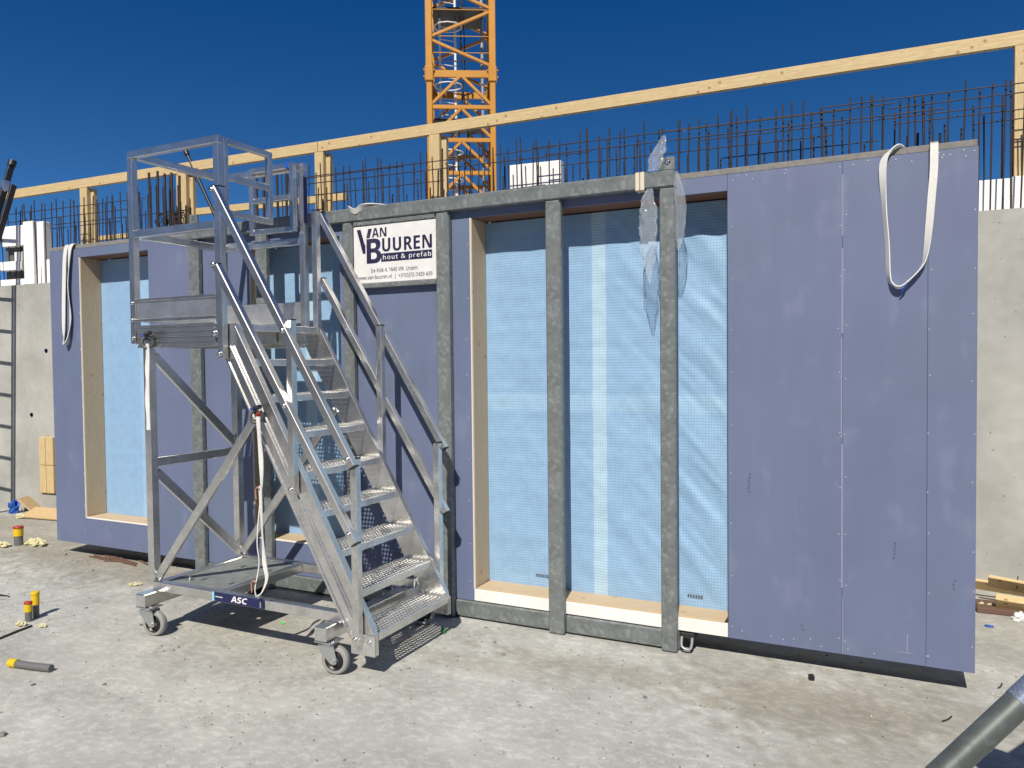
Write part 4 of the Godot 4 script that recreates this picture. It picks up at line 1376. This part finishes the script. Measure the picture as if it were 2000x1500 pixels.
	ribbon(s5, smooth_path([Vector3(-3.903, 1.725, 1.055), Vector3(-3.907, 1.66, 1.05), Vector3(-3.916, 1.579, 1.048), Vector3(-3.912, 1.50, 1.052), Vector3(-3.922, 1.400, 1.048), Vector3(-3.916, 1.30, 1.05), Vector3(-3.918, 1.220, 1.048)], 4), smooth_path([Vector3(1, 0, 0.2), Vector3(1, 0, 0.1), Vector3(1, 0, -0.1), Vector3(1, 0, 0.15), Vector3(1, 0, -0.15), Vector3(1, 0, 0.1), Vector3(1, 0, 0)], 4), 0.032)
	part(h1, "webbing", s5, M.web)
	var h2 := thing("hanging_strap", "shackle with red and blue tape and a long white strap hanging from the stringer", "strap", Vector3(-3.06, 0.35, 1.07))
	shackle(h2, Vector3(-3.075, 1.366, 1.052), [M.blue, M.black_steel, M.red])
	var s6 := S()
	ribbon(s6, smooth_path([Vector3(-3.050, 1.318, 1.06), Vector3(-3.043, 1.219, 1.062), Vector3(-3.036, 1.082, 1.058), Vector3(-3.036, 0.945, 1.06), Vector3(-3.051, 0.806, 1.064), Vector3(-3.074, 0.638, 1.062), Vector3(-3.054, 0.529, 1.066), Vector3(-3.088, 0.392, 1.07), Vector3(-3.074, 0.349, 1.072)], 4), smooth_path([Vector3(1, 0, 0.1), Vector3(1, 0, 0.3), Vector3(1, 0, 0), Vector3(0.8, 0, 0.5), Vector3(0.6, 0, 0.8), Vector3(0.7, 0, 0.7), Vector3(0.5, 0, 0.8), Vector3(0.7, 0, 0.7), Vector3(0.6, 0, 0.8)], 4), 0.03)
	part(h2, "webbing", s6, M.web)
	var s7 := S()
	ribbon(s7, smooth_path([Vector3(-3.033, 0.947, 1.072), Vector3(-3.029, 0.837, 1.074), Vector3(-3.019, 0.673, 1.078), Vector3(-3.005, 0.537, 1.08), Vector3(-2.989, 0.456, 1.084), Vector3(-3.027, 0.375, 1.084), Vector3(-3.061, 0.348, 1.08)], 4), smooth_path([Vector3(0.9, 0, 0.3), Vector3(0.9, 0, 0.4), Vector3(0.8, 0, 0.6), Vector3(1, 0, 0.1), Vector3(0.8, 0.4, 0.3), Vector3(0.6, 0.6, 0.3), Vector3(0.4, 0.6, 0.6)], 4), 0.03)
	part(h2, "webbing", s7, M.web)
	for q in [[-3.046, 0.925, 1.078], [-3.083, 0.42, 1.085]]:
		var hk := S()
		tube(hk, smooth_path([Vector3(q[0] - 0.012, q[1] - 0.05, q[2]), Vector3(q[0] - 0.014, q[1], q[2]), Vector3(q[0] + 0.0, q[1] + 0.016, q[2]), Vector3(q[0] + 0.014, q[1] + 0.006, q[2])], 4), 0.0038, 6)
		part(h2, "red_hook", hk, plain(lin(0.42, 0.2, 0.14), 0.5))

# ------------------------------------------------------------------ crumpled clear plastic
func crumple(spine: Array, radii: Array, seed_: int) -> SurfaceTool:
	var st := S()
	var n := noise(seed_, 1.0, 3)
	var rows := spine.size()
	var m := 48
	var P := []
	for j in rows:
		var row := []
		for k in m:
			var a := TAU * k / m
			var c: Vector3 = spine[j]
			var r: Vector2 = radii[j]
			# upright pleats that wander, and a few sharp dents
			var f := 0.88 + 0.12 * sin(a * 6.0 + 4.0 * n.get_noise_2d(a * 0.6, j * 0.12)) + 0.40 * n.get_noise_3d(cos(a) * 1.3, j * 0.15, sin(a) * 1.3)
			f += 0.30 * absf(n.get_noise_3d(cos(a) * 3.5, j * 0.55, sin(a) * 3.5)) - 0.05
			row.append(c + Vector3(cos(a) * r.x * f, 0.006 * n.get_noise_2d(a * 2.0, j * 0.8), sin(a) * r.y * f))
		P.append(row)
	for j in rows - 1:
		for k in m:
			var a: Vector3 = P[j][k]
			var b: Vector3 = P[j][(k + 1) % m]
			var c: Vector3 = P[j + 1][(k + 1) % m]
			var d: Vector3 = P[j + 1][k]
			var nn := []
			for q in [[j, k], [j, (k + 1) % m], [j + 1, (k + 1) % m], [j + 1, k]]:
				var jj: int = q[0]
				var kk: int = q[1]
				var t1: Vector3 = P[mini(jj + 1, rows - 1)][kk] - P[maxi(jj - 1, 0)][kk]
				var t2: Vector3 = P[jj][(kk + 1) % m] - P[jj][(kk + m - 1) % m]
				var nv := t1.cross(t2).normalized()
				if nv.dot(P[jj][kk] - spine[jj]) < 0.0:
					nv = -nv
				nn.append(nv)
			quad_n(st, [a, b, c, d], nn, [Vector2.ZERO, Vector2.ZERO, Vector2.ZERO, Vector2.ZERO])
	return st

func lobe(pts: Array, widths: Array, steps: int, seed_: int) -> SurfaceTool:
	var sp := smooth_path(pts, steps)
	var rd := []
	for i in sp.size():
		var f := float(i) / (sp.size() - 1) * (widths.size() - 1)
		var a: Vector2 = widths[int(floor(f))]
		var b: Vector2 = widths[mini(int(floor(f)) + 1, widths.size() - 1)]
		rd.append(a.lerp(b, f - floor(f)))
	return crumple(sp, rd, seed_)

func build_bag() -> void:
	var t := thing("plastic_bag", "crumpled clear plastic bag tied round the top end of the frame's last post", "plastic bag", Vector3(-1.15, 2.0, 0.06))
	part(t, "hanging_film", lobe([Vector3(-1.185, 2.52, 0.065), Vector3(-1.19, 2.42, 0.08), Vector3(-1.188, 2.28, 0.085), Vector3(-1.186, 2.14, 0.08), Vector3(-1.185, 2.01, 0.07)], [Vector2(0.014, 0.01), Vector2(0.036, 0.016), Vector2(0.050, 0.02), Vector2(0.048, 0.02), Vector2(0.042, 0.014), Vector2(0.022, 0.006), Vector2(0.004, 0.002)], 9, 71), M.film)
	part(t, "raised_film", lobe([Vector3(-1.165, 2.615, 0.06), Vector3(-1.15, 2.68, 0.055), Vector3(-1.125, 2.75, 0.05), Vector3(-1.105, 2.80, 0.05)], [Vector2(0.028, 0.012), Vector2(0.042, 0.018), Vector2(0.040, 0.016), Vector2(0.022, 0.010), Vector2(0.006, 0.004)], 8, 72), M.film)
	part(t, "hanging_film", lobe([Vector3(-1.045, 2.60, 0.045), Vector3(-1.03, 2.50, 0.05), Vector3(-1.018, 2.38, 0.05), Vector3(-1.025, 2.26, 0.045), Vector3(-1.035, 2.19, 0.04)], [Vector2(0.012, 0.02), Vector2(0.028, 0.022), Vector2(0.032, 0.024), Vector2(0.024, 0.02), Vector2(0.008, 0.008)], 5, 73), M.film)

# ------------------------------------------------------------------ ladder against the wall
func build_ladder() -> void:
	var t := thing("extension_ladder", "black extension ladder leaning on the concrete wall beside the white foam blocks", "ladder", Vector3(-8.75, 0, 0.07))
	var d := Vector3(0, 3.8, -1.14).normalized()
	var up := Vector3(0, 0.3, 1).normalized()
	for sx in [-8.66, -9.04]:
		bar_part(t, "stile", Vector3(sx, 0.012, 0.066), Vector3(sx, 0, 0.07) + d * 3.98, 0.026, 0.065, M.black_steel, up)
		bar_part(t, "stile", Vector3(sx + 0.03, 0.006, 0.005), Vector3(sx + 0.03, 0, 0.005) + d * 3.74, 0.026, 0.06, M.black_steel, up)
		for k in 13:
			var c := Vector3(sx + 0.014, 0, 0.07) + d * (0.3 + k * 0.28)
			var bs := S()
			tube(bs, [c, c + Vector3(0.004, 0, 0)], 0.014, 10)
			part(t, "rung_end", bs, M.zinc)
		var cp := S()
		tube(cp, [Vector3(sx, 0, 0.07) + d * 3.96, Vector3(sx, 0, 0.07) + d * 4.02], 0.042, 12)
		part(t, "end_cap", cp, M.red if sx < -8.9 else M.black_steel)
	for k in 13:
		var c := Vector3(-8.66, 0, 0.07) + d * (0.3 + k * 0.28)
		var rs := S()
		tube(rs, [c, c + Vector3(-0.38, 0, 0)], 0.015, 8)
		part(t, "rung", rs, M.zinc)
	box_part(t, "hook", Vector3(-8.685, 3.50, -1.03), Vector3(-8.635, 3.62, -0.96), M.zinc, 0.004)

# ------------------------------------------------------------------ slanting prop in the near corner
func build_prop() -> void:
	var a := Vector3(0.143, 0.43, 1.675)
	var d := (Vector3(0.335, 0.628, 1.574) - a).normalized()
	var t := thing("push_pull_prop", "thick grey galvanised slanting prop tube with a worn blue joint", "prop", Vector3(-0.27, 0, 1.9))
	var foot := a - d * (a.y / d.y)
	var st := S()
	tube(st, [foot + d * 0.09, a + d * 0.34], 0.038, 24)
	part(t, "outer_tube", st, M.galv_old)
	st = S()
	tube(st, [a + d * 0.335, a + d * 3.2], 0.031, 20)
	part(t, "inner_tube", st, M.galv_old)
	st = S()
	tube(st, [a + d * 0.272, a + d * 0.37], 0.0395, 24)
	part(t, "blue_joint", st, blue_worn())
	st = S()
	tube(st, [a + d * 0.56, a + d * 0.72], 0.07, 20)
	part(t, "adjusting_nut", st, M.galv)
	st = S()
	tube(st, smooth_path([a + d * 0.66 + Vector3(-0.06, 0.03, 0), a + d * 0.66 + Vector3(-0.13, 0.12, 0), a + d * 0.66 + Vector3(-0.05, 0.16, 0), a + d * 0.68 + Vector3(0.02, 0.07, 0)], 5), 0.009, 8)
	part(t, "locking_pin", st, M.zinc)
	st = S()
	bbox(st, Transform3D(Basis(), foot + Vector3(0, 0.008, 0)), Vector3(0.2, 0.012, 0.16), 0.002)
	bar(st, foot + Vector3(0, 0.012, 0), foot + d * 0.13, 0.05, 0.05)
	part(t, "foot_plate", st, M.galv)

func blue_worn() -> StandardMaterial3D:
	var m := tri_mat(blotchy(256, Color(0.02, 0.07, 0.2), Color(0.26, 0.28, 0.28), 501, 0.05, 0.12, 0.5), 0.16, 0.5, 0.2)
	return m

# ------------------------------------------------------------------ loose things on the slab
func lump(c: Vector3, size: Vector3, seed_: int, seg := 8, rough := 0.35) -> SurfaceTool:
	var st := S()
	var n := noise(seed_, 1.0, 2)
	var rows := seg
	var cols := seg * 2
	var P := []
	for j in rows + 1:
		var row := []
		var th := PI * j / rows
		for k in cols:
			var ph := TAU * k / cols
			var v := Vector3(sin(th) * cos(ph), cos(th), sin(th) * sin(ph))
			var f := 1.0 + rough * n.get_noise_3d(v.x * 1.7, v.y * 1.7, v.z * 1.7) * 2.0
			var p := c + Vector3(v.x * size.x, v.y * size.y, v.z * size.z) * 0.5 * f
			row.append(Vector3(p.x, maxf(p.y, 0.001), p.z))
		P.append(row)
	for j in rows:
		for k in cols:
			var a: Vector3 = P[j][k]
			var b: Vector3 = P[j][(k + 1) % cols]
			var e: Vector3 = P[j + 1][(k + 1) % cols]
			var g: Vector3 = P[j + 1][k]
			for q in [[a, b, e], [a, e, g]]:
				var nn: Vector3 = (q[1] - q[0]).cross(q[2] - q[0])
				if nn.length() < 1e-10:
					continue
				nn = nn.normalized()
				if nn.dot((q[0] + q[1] + q[2]) / 3.0 - c) < 0: nn = -nn
				tri(st, q[0], q[1], q[2], nn)
	return st

func pipe_stub(label: String, at: Vector3, h: float, r: float, red_top: bool) -> void:
	var t := thing("pipe_stub", label, "pipe", at)
	var st := S()
	tube(st, [at, at + Vector3(0, h * 0.5, 0)], r, 16)
	part(t, "pipe", st, M.pipe_grey)
	st = S()
	tube(st, [at + Vector3(0, h * 0.5, 0), at + Vector3(0, h * 0.9, 0)], r * 1.12, 16)
	part(t, "sleeve", st, M.cap_yellow)
	st = S()
	lathe(st, Transform3D(Basis(), at + Vector3(0, h * 0.9, 0)), [[r * 1.2, 0.0], [r * 1.22, h * 0.06], [r * 1.1, h * 0.1], [0.0, h * 0.1]], 16)
	part(t, "cap", st, M.red if red_top else M.cap_yellow)

func build_debris() -> void:
	pipe_stub("grey conduit stub with yellow sleeve and red cap, shorter of the close pair", Vector3(-4.865, 0, 1.20), 0.125, 0.02, true)
	pipe_stub("grey conduit stub with plain yellow cap, taller of the pair", Vector3(-4.905, 0, 1.13), 0.165, 0.021, false)
	pipe_stub("grey conduit stub with red cap standing by torn yellow foam near the panel's left end", Vector3(-7.03, 0, -0.05), 0.17, 0.036, true)
	var lp := thing("cut_pipe", "short grey pipe with a yellow collar lying on the slab", "pipe", Vector3(-4.08, 0, 1.68))
	var st := S()
	tube(st, [Vector3(-4.165, 0.022, 1.692), Vector3(-4.06, 0.021, 1.675), Vector3(-3.945, 0.02, 1.65)], 0.02, 14)
	part(lp, "pipe", st, M.pipe_grey)
	st = S()
	tube(st, [Vector3(-4.215, 0.0235, 1.70), Vector3(-4.166, 0.0235, 1.692)], 0.0225, 14)
	part(lp, "collar", st, M.cap_yellow)
	for q in [[Vector3(-4.83, 0.012, 1.27), Vector3(0.10, 0.035, 0.06), "torn pale yellow foam crumb beside the pair of conduit stubs"], [Vector3(-4.68, 0.010, 1.23), Vector3(0.08, 0.03, 0.04), "small pale yellow foam crumb in the shadow of the conduit stubs"], [Vector3(-6.87, 0.025, -0.10), Vector3(0.3, 0.09, 0.12), "long torn yellow foam strip lying against the red capped conduit stub"], [Vector3(-7.12, 0.02, 0.05), Vector3(0.25, 0.05, 0.1), "dirty yellow foam piece lying left of the red capped conduit stub"], [Vector3(-4.96, 0.006, 0.375), Vector3(0.13, 0.022, 0.09), "flat yellow foam flake on the slab beside the stair base"], [Vector3(-8.27, 0.02, -0.82), Vector3(0.16, 0.06, 0.1), "whitish foam lump by the wall scraps"], [Vector3(0.525, 0.02, -1.50), Vector3(0.12, 0.05, 0.07), "pale yellow foam strip under the timber offcuts"], [Vector3(-9.0, 0.02, -0.85), Vector3(0.4, 0.05, 0.12), "pale yellow foam strip lying at the ladder's shadow"]]:
		var c: Vector3 = q[0]
		single("foam_scrap", q[2], "foam scrap", lump(c, q[1] * 0.8, int(absf(c.x) * 100.0), 8, 0.4), M.foam_yellow, "yellow foam scraps on the slab")
	single("plastic_scrap", "crumpled bright blue plastic scrap at the foot of the concrete wall", "plastic scrap", lump(Vector3(-8.62, 0.05, -0.96), Vector3(0.13, 0.16, 0.09), 17, 7, 0.6), M.blue)
	single("bottle_top", "dark green plastic top lying on the perforated shadow of the bottom tread", "bottle top", lump(Vector3(-2.375, 0.012, 0.305), Vector3(0.028, 0.05, 0.024), 19, 6, 0.3), M.green)
	single("plastic_chip", "bright lime green plastic chip under the stair base", "plastic chip", lump(Vector3(-3.36, 0.006, 0.575), Vector3(0.03, 0.014, 0.02), 23, 5, 0.2), M.lime)
	single("plastic_disc", "small flat blue plastic disc near the timber offcuts", "plastic disc", lump(Vector3(0.51, 0.005, -1.14), Vector3(0.05, 0.012, 0.035), 29, 6, 0.1), M.blue)
	var cube := S()
	bbox(cube, Transform3D(Basis(Vector3.UP, 0.4), Vector3(-0.362, 0.0135, 0.105)), Vector3(0.026, 0.027, 0.026), 0.003)
	single("rubber_block", "tiny black rubber block lying on the slab before the lilac panel", "rubber block", cube, M.hub)
	var ob := S()
	bbox(ob, Transform3D(Basis(Vector3.UP, 0.5) * Basis(Vector3.FORWARD, 0.75), Vector3(-8.40, 0.11, -1.0)), Vector3(0.2, 0.02, 0.2), 0.002)
	single("board_scrap", "tan board offcut tipped up against the foot of the wall", "board scrap", ob, M.osb, "board offcuts by the wall")
	var o2 := S()
	bbox(o2, Transform3D(Basis(Vector3.UP, 0.12) * Basis(Vector3.RIGHT, 0.35), Vector3(-7.95, 0.05, -0.93)), Vector3(0.62, 0.016, 0.2), 0.002)
	single("board_scrap", "long flat chipboard offcut lying on the slab by the panel's left end", "board scrap", o2, M.osb, "board offcuts by the wall")
	# timber offcuts to the right
	for q in [[Vector3(0.40, 0.10, -1.75), Vector3(0.95, 0.075, -1.70), 0.09, 0.022, "long timber offcut lying under the others at the wall foot"], [Vector3(0.55, 0.155, -1.62), Vector3(1.3, 0.105, -1.50), 0.10, 0.024, "pale timber offcut on top of the offcut pile with a nail standing in it"], [Vector3(0.575, 0.075, -1.46), Vector3(1.25, 0.05, -1.36), 0.09, 0.05, "timber offcut with pencilled writing in front of the pile"]]:
		var ts := S()
		bar(ts, q[0], q[1], q[3], q[2], Vector3(0, 0.75, 0.6))
		var o := single("timber_offcut", q[4], "timber", ts, M.spruce, "timber offcuts by the wall")
	var bl := S()
	bbox(bl, Transform3D(Basis(), Vector3(0.72, 0.018, -1.5)), Vector3(0.5, 0.034, 0.2), 0.004)
	single("timber_batten", "short dark batten under the timber offcuts", "timber", bl, M.stick)
	var pw := thing("nail", "thin steel nail standing upright in the topmost timber offcut", "nail", Vector3(0.70, 0.16, -1.57))
	var ns := S()
	tube(ns, [Vector3(0.70, 0.13, -1.575), Vector3(0.705, 0.215, -1.57)], 0.003, 6)
	part(pw, "shank", ns, M.black_steel)
	single("paper_scrap", "crumpled white paper ball beside the timber offcut with writing", "paper", lump(Vector3(0.69, 0.02, -1.34), Vector3(0.07, 0.055, 0.05), 37, 7, 0.6), M.white)
	# reddish sticks under the panel's left part
	for i in 14:
		var c := Vector3(rng.randf_range(-5.95, -5.35), 0.008, rng.randf_range(-0.10, -0.0))
		var a := rng.randf_range(-0.35, 0.35)
		var l := rng.randf_range(0.12, 0.36)
		var sst := S()
		bar(sst, c - Vector3(cos(a), 0, sin(a)) * l * 0.5, c + Vector3(cos(a), 0.02 * rng.randf(), sin(a)) * l * 0.5, 0.012, 0.012)
		single("wood_stick", "thin reddish brown stick lying under the lilac panel's raised edge", "stick", sst, M.stick, "reddish sticks under the panel")
	# nails
	for q in [[Vector3(0.195, 0.004, 0.34), Vector3(0.235, 0.004, 0.27), "straight black nail lying before the panel's right corner"], [Vector3(0.455, 0.004, -0.16), Vector3(0.478, 0.004, -0.23), "bent black nail lying beside the panel's shadow corner"], [Vector3(0.30, 0.004, 0.36), Vector3(0.34, 0.004, 0.34), "short black nail half behind the slanting prop"]]:
		var nst := S()
		tube(nst, smooth_path([q[0], (q[0] + q[1]) * 0.5 + Vector3(0.004, 0, 0.003), q[1]], 3), 0.0035, 6)
		single("loose_nail", q[2], "nail", nst, M.black_steel, "loose nails on the slab")
	var rl := S()
	tube(rl, [Vector3(-4.745, 0.007, 1.255), Vector3(-4.725, 0.008, 1.36), Vector3(-4.65, 0.007, 1.66)], 0.006, 6)
	single("steel_bar", "thin dark steel bar lying on the slab in front of the pair of conduit stubs", "steel bar", rl, M.rebar)
	# wire loop near the left edge
	var ws := S()
	var wpt := []
	for i in 13:
		var a := TAU * i / 14.0
		wpt.append(Vector3(-5.52 + cos(a) * 0.05, 0.006 + 0.02 * (1.0 + sin(a)), 0.99 + sin(a) * 0.05))
	tube(ws, wpt, 0.004, 6)
	single("wire_loop", "thin dark wire loop lying on the slab left of the conduit stubs", "wire", ws, M.rebar)
	# grit and pebbles: nobody could count them
	var pm := lump(Vector3(0, 0.0, 0), Vector3(1, 0.6, 0.8), 41, 4, 0.4)
	var mesh := pebble_mesh()
	var mm := MultiMesh.new()
	mm.transform_format = MultiMesh.TRANSFORM_3D
	mm.use_colors = true
	mm.mesh = mesh
	mm.instance_count = 3800
	var gn := noise(601, 0.8, 3)
	for i in mm.instance_count:
		var p := Vector3(rng.randf_range(-7.5, 1.2), 0, rng.randf_range(-0.4, 2.4))
		for tries in 3:
			if gn.get_noise_2d(p.x, p.z) < rng.randf_range(-0.4, 0.25):
				p = Vector3(rng.randf_range(-7.5, 1.2), 0, rng.randf_range(-0.4, 2.4))
		var s := 0.0018 + 0.0042 * pow(rng.randf(), 2.5)
		if rng.randf() < 0.012:
			s = rng.randf_range(0.008, 0.017)
		var b := Basis(Vector3.UP, rng.randf() * TAU) * Basis.from_scale(Vector3(s * rng.randf_range(0.8, 1.5), s * rng.randf_range(0.5, 0.9), s))
		mm.set_instance_transform(i, Transform3D(b, p + Vector3(0, s * 0.2, 0)))
		var v := rng.randf_range(0.14, 0.38)
		if rng.randf() < 0.05:
			v = 0.5
		mm.set_instance_color(i, Color(v, v * 0.97, v * 0.9))
	var mi := MultiMeshInstance3D.new()
	mi.name = "grit"
	mi.multimesh = mm
	var gmat := plain(Color.WHITE, 0.9)
	gmat.vertex_color_use_as_albedo = true
	mi.material_override = gmat
	add_child(mi)
	mi.set_meta("kind", "stuff")
	tag(mi, "loose grit and small pebbles scattered over the concrete slab", "grit")

func pebble_mesh() -> ArrayMesh:
	var st := S()
	var n := noise(43, 1.0, 2)
	var P := []
	for j in 5:
		var th := PI * j / 4.0
		var row := []
		for k in 6:
			var ph := TAU * k / 6.0
			var v := Vector3(sin(th) * cos(ph), cos(th), sin(th) * sin(ph))
			row.append(v * (1.0 + 0.5 * n.get_noise_3d(v.x * 2.0, v.y * 2.0, v.z * 2.0)))
		P.append(row)
	for j in 4:
		for k in 6:
			var a: Vector3 = P[j][k]
			var b: Vector3 = P[j][(k + 1) % 6]
			var e: Vector3 = P[j + 1][(k + 1) % 6]
			var g: Vector3 = P[j + 1][k]
			for q in [[a, b, e], [a, e, g]]:
				var nn: Vector3 = (q[1] - q[0]).cross(q[2] - q[0])
				if nn.length() < 1e-8:
					continue
				nn = nn.normalized()
				if nn.dot(q[0] + q[1] + q[2]) < 0: nn = -nn
				st.set_color(Color.WHITE)
				tri(st, q[0], q[1], q[2], nn)
	return st.commit()
